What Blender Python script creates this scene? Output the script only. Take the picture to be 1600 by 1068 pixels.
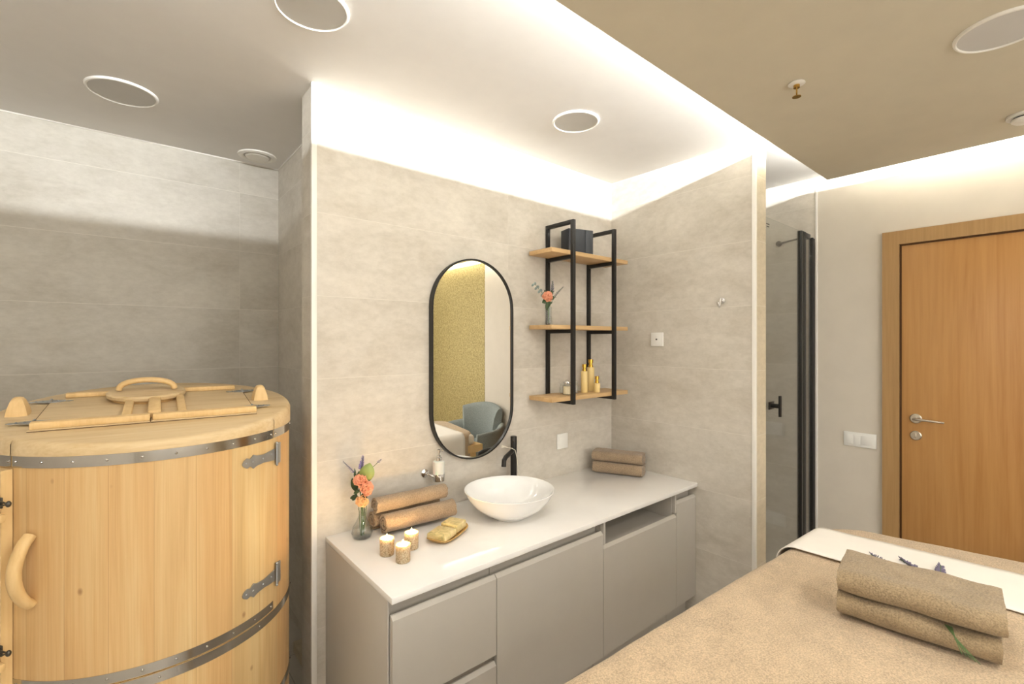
import bpy, bmesh, math, random
from mathutils import Matrix, Vector, noise as mnoise
PI = math.pi
rad = math.radians
for o in list(bpy.data.objects): bpy.data.objects.remove(o)
SC = bpy.context.scene
COL = SC.collection

# ------------------------------------------------------------------ camera
TH = 0.8714
cam_d = bpy.data.cameras.new('camera')
cam_d.sensor_width = 36.0
cam_d.lens = 735.37 / 1600 * 36
cam_d.shift_y = -1.15 / 1600
cam_d.clip_start = 0.05
cam = bpy.data.objects.new('camera', cam_d)
COL.objects.link(cam)
cam.location = (0, 0, 1.5)
cam.rotation_euler = (rad(90), 0, TH - rad(90))
SC.camera = cam
# ------------------------------------------------------------------ view, world
vs = SC.view_settings
SC.display_settings.display_device = 'sRGB'
vs.view_transform = 'Standard'
vs.look = 'None'
vs.gamma = 1.0
vs.exposure = 0.92
vs.use_curve_mapping = False
w = bpy.data.worlds.new('world')
SC.world = w
w.use_nodes = True
w.node_tree.nodes['Background'].inputs[0].default_value = (1.0, 0.95, 0.88, 1)
w.node_tree.nodes['Background'].inputs[1].default_value = 0.0

# ------------------------------------------------------------------ main dimensions (metres)
ZC, ZS = 2.507, 2.412            # upper ceiling, underside of the dropped slab
XR, XE = 2.432, 3.298            # tiled right wall, door wall
YB = 1.9                         # tiled back wall
YEND = 1.013
SX0, SX1, SY0, SY1 = -0.95, 3.08, -1.98, 0.889   # outline of the dropped slab
LED_IN, LED_Z = 0.175, 2.487

def lamp_area(name, loc, rot, sx, sy, power, col):
    d = bpy.data.lights.new(name, 'AREA')
    d.shape = 'RECTANGLE'; d.size = sx; d.size_y = sy
    d.energy = power; d.color = col
    o = bpy.data.objects.new(name, d); COL.objects.link(o)
    o.location = loc; o.rotation_euler = rot
    return o
LEDC = (0.92, 0.965, 1.0)
LP = 17.0     # watts per metre
TILT = rad(28)
# area lights emit along local -Z: rotate X by +90 -> looks +Y
NX0, NX1 = -.55, SX1 - LED_IN
lamp_area('cove_light_north', ((NX0 + NX1) / 2, SY1 - LED_IN, LED_Z), (rad(90) + TILT, 0, 0), NX1 - NX0, 0.006, LP * (NX1 - NX0), LEDC)
lamp_area('cove_light_east', (SX1 - LED_IN, (SY0 + SY1) / 2, LED_Z), (rad(90) + TILT, 0, rad(-90)), SY1 - SY0 - 2 * LED_IN, 0.006, LP * (SY1 - SY0) * .8, LEDC)
lamp_area('cove_light_south', ((SX0 + SX1) / 2, SY0 + LED_IN, LED_Z), (rad(90) + TILT, 0, rad(180)), SX1 - SX0 - 2 * LED_IN, 0.006, LP * (SX1 - SX0), LEDC)
lamp_area('cove_light_west', (SX0 + LED_IN, (SY0 + SY1) / 2, LED_Z), (rad(90) + TILT, 0, rad(90)), SY1 - SY0 - 2 * LED_IN, 0.006, LP * (SY1 - SY0) * .8, LEDC)

# fill light added at the wall behind the camera, framed as a window
lamp_area('window_daylight', (.9, -2.12, 1.45), (rad(90), 0, 0), 3.2, 1.5, 19, (1.0, .985, .96))

# fill lamps added to the lowered ceiling, unseen above and behind the camera
FILL_POS = [(.90, .30), (.90, -.80), (2.10, -.80), (-.20, .30)]
def lamp_disc(x, y, power, col):
    d = bpy.data.lights.new('downlight', 'AREA'); d.shape = 'DISK'; d.size = .19; d.energy = power; d.color = col
    o = bpy.data.objects.new('downlight', d); COL.objects.link(o); o.location = (x, y, ZS - .012)
for x, y in FILL_POS: lamp_disc(x, y, 4.6, (1.0, .985, .955))

# ================================================================== materials
def lin(c):
    return tuple((x / 255 / 12.92 if x / 255 <= .04045 else ((x / 255 + .055) / 1.055) ** 2.4) for x in c) + (1.0,)

class NT:
    def __init__(s, name):
        s.m = bpy.data.materials.new(name); s.m.use_nodes = True
        s.t = s.m.node_tree; s.n = s.t.nodes; s.l = s.t.links
        s.b = s.n['Principled BSDF']; s.out = s.n['Material Output']
    def new(s, typ, **kw):
        n = s.n.new(typ)
        for k, v in kw.items(): setattr(n, k, v)
        return n
    def link(s, a, b): s.l.new(a, b)
    def val(s, x, sock):
        if isinstance(x, (int, float)): sock.default_value = x
        else: s.link(x, sock)
    def math(s, op, a, b=None, c=None, clamp=False):
        n = s.new('ShaderNodeMath', operation=op, use_clamp=clamp)
        s.val(a, n.inputs[0])
        if b is not None: s.val(b, n.inputs[1])
        if c is not None: s.val(c, n.inputs[2])
        return n.outputs[0]
    def coords(s, scale=(1, 1, 1)):
        tc = s.new('ShaderNodeTexCoord'); mp = s.new('ShaderNodeMapping')
        mp.inputs['Scale'].default_value = scale
        s.link(tc.outputs['Object'], mp.inputs[0]); return mp.outputs[0]
    def noise(s, vec, scale, detail=4, rough=.55, dist=0):
        n = s.new('ShaderNodeTexNoise')
        n.inputs['Scale'].default_value = scale; n.inputs['Detail'].default_value = detail
        n.inputs['Roughness'].default_value = rough; n.inputs['Distortion'].default_value = dist
        s.link(vec, n.inputs['Vector']); return n.outputs[0]
    def ramp(s, fac, stops):
        r = s.new('ShaderNodeValToRGB')
        el = r.color_ramp.elements
        while len(el) < len(stops): el.new(.5)
        for e, (p, c) in zip(el, stops): e.position = p; e.color = c
        s.link(fac, r.inputs[0]); return r.outputs[0]
    def mix(s, fac, a, b, typ='MIX'):
        n = s.new('ShaderNodeMix', data_type='RGBA', blend_type=typ)
        s.val(fac, n.inputs[0])
        for v, i in ((a, 6), (b, 7)):
            if isinstance(v, tuple): n.inputs[i].default_value = v
            else: s.link(v, n.inputs[i])
        return n.outputs[2]
    def bump(s, h, strength=.3, dist=.002, normal=None):
        n = s.new('ShaderNodeBump')
        n.inputs['Strength'].default_value = strength; n.inputs['Distance'].default_value = dist
        s.link(h, n.inputs['Height'])
        if normal is not None: s.link(normal, n.inputs['Normal'])
        s.link(n.outputs[0], s.b.inputs['Normal']); return n.outputs[0]
    def base(s, c):
        if isinstance(c, tuple): s.b.inputs['Base Color'].default_value = c
        else: s.link(c, s.b.inputs['Base Color'])
    def set(s, **kw):
        for k, v in kw.items(): s.b.inputs[k.replace('_', ' ')].default_value = v

def plain(name, c, rough=.5, metal=0, spec=.5, vary=.04, bump=0, bscale=200, coat=0):
    m = NT(name); v = m.coords()
    n = m.noise(v, 9, 3)
    c0 = tuple(max(0, x * (1 - vary)) for x in lin(c)[:3]) + (1,)
    c1 = tuple(min(1, x * (1 + vary)) for x in lin(c)[:3]) + (1,)
    m.base(m.ramp(n, [(.3, c0), (.7, c1)]))
    m.set(Roughness=rough, Metallic=metal, Specular_IOR_Level=spec, Coat_Weight=coat)
    if bump: m.bump(m.noise(v, bscale, 2), bump, .001)
    return m.m

def tile_mat(name, axis, u0, w_, z0=.046, h=.3265, c=(206, 199, 187)):
    m = NT(name); v = m.coords()
    sp = m.new('ShaderNodeSeparateXYZ'); m.link(v, sp.inputs[0])
    def line(sock, off, per):
        f = m.math('FRACT', m.math('DIVIDE', m.math('SUBTRACT', sock, off), per))
        return m.math('MULTIPLY', m.math('MINIMUM', f, m.math('SUBTRACT', 1.0, f)), per)
    du = line(sp.outputs[axis], u0, w_); dz = line(sp.outputs[2], z0, h)
    d = m.math('MINIMUM', du, dz)
    g = m.math('MULTIPLY', m.math('LESS_THAN', m.math('MINIMUM', m.math('ADD', du, .0006), dz), .0012), .6)
    # concrete look, slightly different on each tile
    fu = m.math('FLOOR', m.math('DIVIDE', m.math('SUBTRACT', sp.outputs[axis], u0), w_))
    fz = m.math('FLOOR', m.math('DIVIDE', m.math('SUBTRACT', sp.outputs[2], z0), h))
    cb = m.new('ShaderNodeCombineXYZ'); m.link(m.math('MULTIPLY', fu, 3.7), cb.inputs[0]); m.link(m.math('MULTIPLY', fz, 5.3), cb.inputs[2])
    va = m.new('ShaderNodeVectorMath', operation='ADD'); m.link(v, va.inputs[0]); m.link(cb.outputs[0], va.inputs[1])
    vm = m.new('ShaderNodeVectorMath', operation='MULTIPLY'); m.link(va.outputs[0], vm.inputs[0]); vm.inputs[1].default_value = (1, 1, 1.9)
    n1 = m.noise(vm.outputs[0], 2.6, 7, .62, .4); n2 = m.noise(vm.outputs[0], 22, 5, .7)
    dk = tuple(x * y for x, y in zip(lin(c)[:3], (.80, .78, .74))) + (1,); lt = tuple(min(1, x * 1.12) for x in lin(c)[:3]) + (1,)
    col = m.ramp(n1, [(.33, dk), (.52, lin(c)), (.7, lt)])
    col = m.mix(.35, col, m.ramp(n2, [(.35, dk), (.62, lt)]))
    col = m.mix(g, col, lin((226, 220, 208)))
    m.base(col)
    m.set(Roughness=.5, Specular_IOR_Level=.35)
    hgt = m.math('MULTIPLY', m.math('MINIMUM', d, .003), 333)
    m.bump(hgt, .25, .001)
    return m.m

def wood_mat(name, c1, c2, axis=0, scale=1.0, rough=.45, knots=False, c3=None, spec=.4):
    """axis: direction of the grain"""
    m = NT(name); sc = [9, 9, 9]; sc[axis] = .7
    v = m.coords(tuple(x * scale for x in sc))
    n1 = m.noise(v, 1.3, 5, .6, 1.2)
    sc2 = [70, 70, 70]; sc2[axis] = 2.5
    v2 = m.coords(tuple(x * scale for x in sc2)); n2 = m.noise(v2, 1.5, 3, .6)
    col = m.ramp(n1, [(.3, lin(c2)), (.5, lin(c1)), (.72, lin(c3 or c1))])
    col = m.mix(.4, col, m.ramp(n2, [(.3, lin(c2)), (.6, lin(c1))]))
    if knots:
        v3 = m.coords((4.2, 4.2, 2.2) if axis == 2 else (2.2, 4.2, 4.2))
        vo = m.new('ShaderNodeTexVoronoi'); vo.inputs['Scale'].default_value = 1.0; m.link(v3, vo.inputs['Vector'])
        k = m.math('LESS_THAN', vo.outputs['Distance'], .035)
        col = m.mix(m.math('MULTIPLY', k, .55), col, lin((120, 74, 34)))
    m.base(col); m.set(Roughness=rough, Specular_IOR_Level=spec)
    m.bump(n2, .08, .001)
    return m.m

def terry_mat(name, c, fine=420, strength=.9):
    m = NT(name); v = m.coords()
    n = m.noise(v, fine, 3, .7); n2 = m.noise(v, 14, 3)
    c_ = lin(c)[:3]
    dk = tuple(x * .62 for x in c_) + (1,); lt = tuple(min(1, x * 1.25) for x in c_) + (1,)
    col = m.ramp(n, [(.36, dk), (.62, lt)])
    col = m.mix(.25, col, m.ramp(n2, [(.35, dk), (.65, lt)]))
    m.base(col); m.set(Roughness=.95, Specular_IOR_Level=.1, Sheen_Weight=.25, Sheen_Roughness=.5)
    m.bump(n, strength, .004)
    return m.m

def glass_mat(name, tint=(1, 1, 1), refl=1.0, alpha_diff=0.0):
    """thin clear glass: straight-through plus Fresnel reflection"""
    m = NT(name)
    tr = m.new('ShaderNodeBsdfTransparent'); tr.inputs[0].default_value = tint + (1,)
    gl = m.new('ShaderNodeBsdfGlossy'); gl.inputs['Roughness'].default_value = .01
    lw = m.new('ShaderNodeLayerWeight')
    mx = m.new('ShaderNodeMixShader')
    sch = m.math('MULTIPLY_ADD', m.math('POWER', lw.outputs['Facing'], 5.0), .96, .04)
    m.link(m.math('MULTIPLY', sch, refl, clamp=True), mx.inputs[0])
    m.link(tr.outputs[0], mx.inputs[1]); m.link(gl.outputs[0], mx.inputs[2])
    m.link(mx.outputs[0], m.out.inputs[0])
    return m.m

def emit_mat(name, c, s):
    m = NT(name); e = m.new('ShaderNodeEmission'); e.inputs[0].default_value = c + (1,); e.inputs[1].default_value = s
    m.link(e.outputs[0], m.out.inputs[0]); return m.m

M = {}
M['tile_back'] = tile_mat('tile_back', 0, .597, .975)
M['tile_far'] = tile_mat('tile_far', 0, .53, .975, c=(196, 190, 178))
M['tile_side'] = tile_mat('tile_side', 1, .95, .99)
M['tile_side2'] = tile_mat('tile_side2', 1, 1.0, 1.3)
M['tile_end'] = tile_mat('tile_end', 0, 2.0, 1.3, c=(208, 196, 172))
M['paint'] = plain('paint', (214, 205, 190), .75, vary=.02, bump=.12, bscale=260)
M['gold'] = None
M['ceil'] = plain('ceiling_paint', (234, 231, 227), .85, vary=.015)
M['slab'] = plain('slab_paint', (210, 201, 180), .85, vary=.02)
M['paintw'] = plain('paint_white', (236, 232, 224), .8, vary=.01)
M['trim_white'] = plain('trim_white', (238, 234, 226), .4, vary=.01)
M['trim_metal'] = plain('trim_metal', (214, 210, 204), .3, metal=.6, vary=.02)
M['counter'] = plain('counter_quartz', (240, 237, 232), .05, vary=.015)
M['cab'] = plain('cabinet_lacquer', (188, 182, 172), .42, vary=.015, spec=.4)
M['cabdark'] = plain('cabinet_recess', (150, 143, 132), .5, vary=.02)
M['ceramic'] = plain('ceramic', (244, 243, 240), .06, vary=.005, coat=.4)
M['black'] = plain('black_metal', (38, 37, 35), .38, metal=.3, vary=.1)
M['blackplastic'] = plain('black_plastic', (50, 54, 60), .45, vary=.1)
M['chrome'] = plain('chrome', (225, 225, 225), .12, metal=1, vary=.01)
M['satin'] = plain('satin_nickel', (205, 198, 186), .28, metal=1, vary=.03)
M['steel'] = plain('hoop_steel', (190, 186, 180), .16, metal=1, vary=.05)
M['zinc'] = plain('zinc_hinge', (178, 182, 186), .38, metal=.9, vary=.2, bump=.2, bscale=300)
M['darkzinc'] = plain('latch_metal', (92, 88, 80), .38, metal=.9, vary=.2)
M['brass'] = plain('brass', (200, 160, 84), .25, metal=1, vary=.05)
M['plastic'] = plain('white_plastic', (240, 238, 232), .3, vary=.01)
M['grille'] = plain('lamp_diffuser', (206, 204, 200), .6, vary=.02)
M['oak'] = wood_mat('oak_shelf', (206, 172, 124), (184, 148, 102), 0)
M['door'] = wood_mat('door_veneer', (188, 140, 84), (164, 114, 62), 2, .55, .38, c3=(200, 154, 98))
M['doorframe'] = wood_mat('door_frame_veneer', (176, 140, 92), (152, 116, 70), 2, .8, .42)
M['pine'] = wood_mat('pine_flat', (218, 192, 148), (192, 158, 108), 0, 1, .5, knots=False, c3=(228, 206, 168))
M['pine_v'] = wood_mat('pine_piece', (230, 196, 140), (214, 176, 118), 2, 1, .5)
M['terry'] = terry_mat('terry_towel', (166, 144, 118), 240)
M['terry2'] = terry_mat('terry_towel_large', (164, 143, 112), 260)
M['blanket'] = terry_mat('blanket_cloth', (196, 172, 140), 260, .6)
M['linen'] = plain('runner_cloth', (240, 234, 224), .85, vary=.02, bump=.2, bscale=500)
M['glass'] = glass_mat('shower_glass', (.965, .975, .97), 1.0)
M['vase'] = glass_mat('vase_glass', (.975, .985, .98), 1.3)
M['stem'] = plain('stem_green', (84, 108, 62), .6, vary=.25)
M['leafd'] = plain('leaf_dark', (58, 78, 44), .5, vary=.25)
M['leafl'] = plain('leaf_light', (142, 156, 88), .5, vary=.15)
M['euc'] = plain('leaf_eucalyptus', (128, 140, 134), .6, vary=.2)
M['peach'] = plain('petal_peach', (236, 164, 130), .6, vary=.12)
M['peach2'] = plain('petal_orange', (244, 190, 134), .6, vary=.1)
M['lav'] = plain('lavender_bud', (140, 124, 178), .7, vary=.2)
M['lavg'] = plain('lavender_dry_bud', (112, 104, 124), .7, vary=.25)
M['cream'] = plain('bottle_cream', (236, 208, 142), .35, vary=.02)
M['goldcap'] = plain('gold_cap', (222, 176, 78), .2, metal=1, vary=.05)
M['wax'] = plain('candle_wax', (250, 232, 196), .4, vary=.01)
M['soapwood'] = wood_mat('soap_dish_wood', (196, 158, 92), (150, 112, 58), 0, 2)
M['cushion'] = plain('cushion_vinyl', (226, 216, 198), .5)
M['cord'] = plain('cord_white', (232, 226, 208), .8)
M['greycord'] = plain('cable_grey', (168, 160, 148), .6)
M['mirror'] = plain('mirror_silver', (248, 248, 246), .0, metal=1, vary=0)
M['floor'] = None
M['gapdark'] = plain('joint_dark', (88, 60, 32), .8)

def special_materials():
    # gold speckled wallcovering
    m = NT('gold_wallcovering'); v = m.coords()
    n = m.noise(v, 55, 4, .7)
    m.base(m.ramp(n, [(.36, lin((140, 124, 76))), (.6, lin((190, 172, 116)))]))
    m.set(Roughness=.6, Metallic=.25); m.bump(n, .3, .002); M['gold'] = m.m
    # floor tiles
    m = NT('floor_tile'); v = m.coords()
    br = m.new('ShaderNodeTexBrick'); m.link(v, br.inputs[0]); br.inputs['Scale'].default_value = 1
    br.offset = 0
    br.inputs['Brick Width'].default_value = .6; br.inputs['Row Height'].default_value = .6; br.inputs['Mortar Size'].default_value = .002
    br.inputs['Color1'].default_value = lin((206, 200, 190)); br.inputs['Color2'].default_value = lin((200, 194, 184)); br.inputs['Mortar'].default_value = lin((150, 144, 134))
    n = m.noise(v, 5, 6, .6)
    m.base(m.mix(.3, br.outputs[0], m.ramp(n, [(.3, lin((176, 170, 160))), (.7, lin((216, 210, 200)))])))
    m.set(Roughness=.4); M['floor'] = m.m
    # barrel staves: grain along z, tone per stave by angle round the barrel
    m = NT('pine_staves'); tc = m.new('ShaderNodeTexCoord')
    sp = m.new('ShaderNodeSeparateXYZ'); m.link(tc.outputs['Object'], sp.inputs[0])
    ang = m.math('ARCTAN2', sp.outputs[0], m.math('MULTIPLY', sp.outputs[1], -1))
    u = m.math('MULTIPLY', m.math('ADD', ang, .03), 1 / .2417)      # stave about 96 mm
    fu = m.math('FLOOR', u); fr = m.math('FRACT', u)
    wn = m.new('ShaderNodeTexWhiteNoise', noise_dimensions='1D'); m.link(fu, wn.inputs['W'])
    cb = m.new('ShaderNodeCombineXYZ')
    m.link(m.math('MULTIPLY', ang, 4.5), cb.inputs[0]); m.link(m.math('MULTIPLY', fu, 7.3), cb.inputs[1]); m.link(m.math('MULTIPLY', sp.outputs[2], .55), cb.inputs[2])
    n1 = m.noise(cb.outputs[0], 2.0, 5, .6, .8)
    cb2 = m.new('ShaderNodeCombineXYZ')
    m.link(m.math('MULTIPLY', ang, 42), cb2.inputs[0]); m.link(m.math('MULTIPLY', fu, 3.1), cb2.inputs[1]); m.link(m.math('MULTIPLY', sp.outputs[2], 1.4), cb2.inputs[2])
    n2 = m.noise(cb2.outputs[0], 2.0, 4, .6, .3)
    col = m.ramp(n1, [(.28, lin((176, 128, 74))), (.48, lin((208, 166, 110))), (.70, lin((222, 196, 144)))])
    col = m.mix(.35, col, m.ramp(n2, [(.34, lin((188, 144, 90))), (.60, lin((220, 186, 134)))]))
    col = m.mix(.3, col, m.ramp(wn.outputs[0], [(0, lin((214, 172, 116))), (.5, lin((222, 192, 140))), (1, lin((208, 194, 142)))]))
    kb = m.new('ShaderNodeCombineXYZ'); m.link(m.math('MULTIPLY', ang, 1.7), kb.inputs[0]); m.link(m.math('MULTIPLY', sp.outputs[2], 2.6), kb.inputs[2])
    vo = m.new('ShaderNodeTexVoronoi'); vo.inputs['Scale'].default_value = 2.3; m.link(kb.outputs[0], vo.inputs['Vector'])
    vr = m.new('ShaderNodeMapRange'); m.link(vo.outputs['Distance'], vr.inputs[0])
    vr.inputs[1].default_value = .03; vr.inputs[2].default_value = .075; vr.inputs[3].default_value = .6; vr.inputs[4].default_value = 0
    col = m.mix(vr.outputs[0], col, lin((128, 76, 34)))
    ed = m.math('MINIMUM', fr, m.math('SUBTRACT', 1.0, fr))
    jl = m.math('LESS_THAN', ed, .008)
    col = m.mix(m.math('MULTIPLY', jl, .35), col, lin((150, 104, 52)))
    m.base(col); m.set(Roughness=.45, Specular_IOR_Level=.4)
    m.bump(m.math('MINIMUM', ed, .02), .4, .01)
    M['staves'] = m.m
    # mottled bronze / mercury glass of the candle cups
    m = NT('mottled_glass'); v = m.coords()
    n = m.noise(v, 210, 4, .7)
    sp = m.new('ShaderNodeSeparateXYZ'); m.link(v, sp.inputs[0])
    m.base(m.ramp(n, [(.35, lin((168, 148, 108))), (.48, lin((228, 212, 176))), (.64, lin((246, 238, 218)))]))
    m.set(Roughness=.3, Metallic=.1)
    tl_ = m.new('ShaderNodeBsdfTranslucent'); m.link(m.b.inputs['Base Color'].links[0].from_socket, tl_.inputs[0])
    ms = m.new('ShaderNodeMixShader'); ms.inputs[0].default_value = .5
    m.link(m.b.outputs[0], ms.inputs[1]); m.link(tl_.outputs[0], ms.inputs[2]); m.link(ms.outputs[0], m.out.inputs[0]); M['mottle'] = m.m
    m = NT('wax_translucent'); m.base(lin((250, 232, 196)))
    t3 = m.new('ShaderNodeBsdfTranslucent'); t3.inputs[0].default_value = lin((255, 236, 200))
    m3 = m.new('ShaderNodeMixShader'); m3.inputs[0].default_value = .6
    m.link(m.b.outputs[0], m3.inputs[1]); m.link(t3.outputs[0], m3.inputs[2]); m.link(m3.outputs[0], m.out.inputs[0]); M['candlewax'] = m.m
    # soap bar
    m = NT('soap_marbled'); v = m.coords()
    n = m.noise(v, 26, 4, .6, 1.0)
    m.base(m.ramp(n, [(.30, lin((150, 140, 96))), (.46, lin((212, 192, 132))), (.7, lin((234, 212, 164)))]))
    m.set(Roughness=.4); M['soap'] = m.m
    m = NT('frosted_glass'); m.base(lin((246, 242, 234))); m.set(Roughness=.5, Transmission_Weight=.25, Subsurface_Weight=.2); M['frost'] = m.m
    m = NT('chair_fabric'); v = m.coords(); n = m.noise(v, 240, 3)
    m.base(m.ramp(n, [(.35, lin((120, 128, 126))), (.65, lin((160, 166, 162)))])); m.set(Roughness=.95); m.bump(n, .4, .002); M['chair'] = m.m
special_materials()

# ================================================================== mesh helpers
class MB:
    def __init__(s): s.bm = bmesh.new()
    def _xf(s, vs_, mat):
        if mat is not None: bmesh.ops.transform(s.bm, matrix=mat, verts=vs_)
    def box(s, x0, x1, y0, y1, z0, z1, bev=0, seg=2, mat=None):
        r = bmesh.ops.create_cube(s.bm, size=1)['verts']
        for v in r:
            v.co = Vector(((x0 + x1) / 2 + v.co.x * (x1 - x0), (y0 + y1) / 2 + v.co.y * (y1 - y0), (z0 + z1) / 2 + v.co.z * (z1 - z0)))
        if bev:
            es = list({e for v in r for e in v.link_edges})
            g = bmesh.ops.bevel(s.bm, geom=es, offset=bev, segments=seg, profile=.5, affect='EDGES')
            r = list({v for f in g['faces'] for v in f.verts} | {v for v in r if v.is_valid})
            # all verts connected
            seen = set(r); st = list(r)
            while st:
                q = st.pop()
                for e in q.link_edges:
                    o = e.other_vert(q)
                    if o not in seen: seen.add(o); st.append(o)
            r = list(seen)
        s._xf(r, mat); return s
    def lathe(s, prof, seg=48, mat=None, cap0=False, cap1=False):
        rings = []
        for (r, z) in prof:
            if r < 1e-6: rings.append([s.bm.verts.new((0, 0, z))])
            else: rings.append([s.bm.verts.new((r * math.cos(2 * PI * i / seg), r * math.sin(2 * PI * i / seg), z)) for i in range(seg)])
        for a, b in zip(rings, rings[1:]):
            for i in range(seg):
                j = (i + 1) % seg
                if len(a) == 1 and len(b) == 1: continue
                if len(a) == 1: f = (a[0], b[j], b[i])
                elif len(b) == 1: f = (a[i], a[j], b[0])
                else: f = (a[i], a[j], b[j], b[i])
                try: s.bm.faces.new(f)
                except ValueError: pass
        if cap0 and len(rings[0]) > 1: s.bm.faces.new(rings[0][::-1])
        if cap1 and len(rings[-1]) > 1: s.bm.faces.new(rings[-1])
        s._xf([v for r in rings for v in r], mat); return s
    def cyl(s, p0, p1, r, seg=20, r1=None):
        return s.tube([p0, p1], [r, r if r1 is None else r1], seg)
    def tube(s, pts, rs, seg=10, squash=None):
        pts = [Vector(p) for p in pts]
        if isinstance(rs, (int, float)): rs = [rs] * len(pts)
        rings = []; up = None
        for i, p in enumerate(pts):
            t = (pts[min(i + 1, len(pts) - 1)] - pts[max(i - 1, 0)]).normalized()
            if up is None:
                up = Vector((0, 0, 1)) if abs(t.z) < .9 else Vector((1, 0, 0))
            a = t.cross(up).normalized(); b = a.cross(t).normalized(); up = b
            sq = squash or 1
            rings.append([s.bm.verts.new(p + a * rs[i] * math.cos(2 * PI * k / seg) + b * rs[i] * sq * math.sin(2 * PI * k / seg)) for k in range(seg)])
        for A, B in zip(rings, rings[1:]):
            for k in range(seg): s.bm.faces.new((A[k], A[(k + 1) % seg], B[(k + 1) % seg], B[k]))
        s.bm.faces.new(rings[0][::-1]); s.bm.faces.new(rings[-1]); return s
    def prism(s, poly, z0, z1, mat=None, topf=None, botf=None):
        """poly in xy; z0/z1 numbers or functions"""
        t = topf or (lambda x, y: z1); b = botf or (lambda x, y: z0)
        lo = [s.bm.verts.new((x, y, b(x, y))) for x, y in poly]; hi = [s.bm.verts.new((x, y, t(x, y))) for x, y in poly]
        n = len(poly)
        for i in range(n): s.bm.faces.new((lo[i], lo[(i + 1) % n], hi[(i + 1) % n], hi[i]))
        s.bm.faces.new(lo[::-1]); s.bm.faces.new(hi)
        s._xf(lo + hi, mat); return s
    def loft(s, rings, close0=False, close1=False, cyc=True, mat=None):
        R = [[s.bm.verts.new(p) for p in r] for r in rings]
        n = len(R[0])
        for A, B in zip(R, R[1:]):
            for k in range(n if cyc else n - 1): s.bm.faces.new((A[k], A[(k + 1) % n], B[(k + 1) % n], B[k]))
        if close0: s.bm.faces.new(R[0][::-1])
        if close1: s.bm.faces.new(R[-1])
        s._xf([v for r in R for v in r], mat); return s
    def ell(s, c, rx, ry, rz, mat=None, seg=10):
        r = bmesh.ops.create_uvsphere(s.bm, u_segments=seg, v_segments=max(4, seg // 2 + 1), radius=1)['verts']
        m = Matrix.Translation(c) @ (mat.to_4x4() if mat is not None else Matrix()) @ Matrix.Diagonal((rx, ry, rz, 1))
        bmesh.ops.transform(s.bm, matrix=m, verts=r); return s
    def build(s, name, mat, parent=None, loc=None, smooth=True, angle=35, xf=None):
        me = bpy.data.meshes.new(name)
        bmesh.ops.recalc_face_normals(s.bm, faces=s.bm.faces[:])
        if xf is not None: bmesh.ops.transform(s.bm, matrix=xf, verts=s.bm.verts[:])
        s.bm.to_mesh(me); s.bm.free()
        if isinstance(mat, str): mat = M[mat]
        me.materials.append(mat)
        if smooth:
            me.polygons.foreach_set('use_smooth', [True] * len(me.polygons))
            me.set_sharp_from_angle(angle=rad(angle))
        o = bpy.data.objects.new(name, me); COL.objects.link(o)
        if parent is not None: o.parent = parent
        if loc is not None: o.location = loc
        return o

def tag(o, label=None, cat=None, group=None, kind=None):
    if label: o['label'] = label
    if cat: o['category'] = cat
    if group: o['group'] = group
    if kind: o['kind'] = kind
    return o
def empty(name, loc=(0, 0, 0), rz=0, label=None, cat=None, group=None, kind=None):
    o = bpy.data.objects.new(name, None); COL.objects.link(o)
    o.location = loc; o.rotation_euler = (0, 0, rz); o.empty_display_size = .05
    return tag(o, label, cat, group, kind)
def struct(name, mb, mat, parent=None, **kw):
    o = mb.build(name, mat, parent, **kw)
    if parent is None: o['kind'] = 'structure'
    return o
def copy_tree(o, parent=None):
    c = o.copy(); COL.objects.link(c)
    if parent is not None: c.parent = parent
    for ch in list(o.children): copy_tree(ch, c)
    return c
def box(name, mat, a, parent=None, bev=.0, **kw): return MB().box(*a, bev=bev).build(name, mat, parent, **kw)
def rotm(ax, deg): return Matrix.Rotation(rad(deg), 4, ax)
def T(*a): return Matrix.Translation(a)

# ================================================================== the room
struct('floor', MB().box(-1.35, 3.42, -2.3, 3.12, -.1, 0), 'floor', smooth=False)
struct('ceiling', MB().box(-1.35, 3.42, -2.3, 3.12, ZC, ZC + .1), 'ceil', smooth=False)
struct('wall_back', MB().box(.588, XE, YB, 2.047, 0, ZC), 'tile_back', smooth=False)
struct('wall_alcove_right', MB().box(.73, .85, 2.047, 3.0, 0, ZC), 'tile_side2', smooth=False)
struct('wall_alcove_back', MB().box(-1.25, .85, 3.0, 3.12, 0, ZC), 'tile_far', smooth=False)
wr = struct('wall_right', MB().box(XR, XR + .128, YEND, YB, 0, ZC), 'tile_side', smooth=False)
wr.data.materials.append(M['tile_end'])
for p in wr.data.polygons:
    if abs(p.normal.y) > .5: p.material_index = 1
struct('wall_shower', MB().box(XE, XE + .12, YEND, 2.047, 0, ZC), 'tile_side', smooth=False)
struct('wall_door_side', MB().box(XE, XE + .12, -.657, YEND, 0, ZC), 'paint', smooth=False)
struct('wall_gold', MB().box(XE - .004, XE + .12, -2.18, -.657, 0, ZC), 'gold', smooth=False)
struct('wall_front', MB().box(-1.25, XE + .12, -2.3, -2.18, 0, ZC), 'paintw', smooth=False)
struct('wall_left', MB().box(-1.35, -1.25, -2.3, 3.12, 0, ZC), 'paintw', smooth=False)
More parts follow.
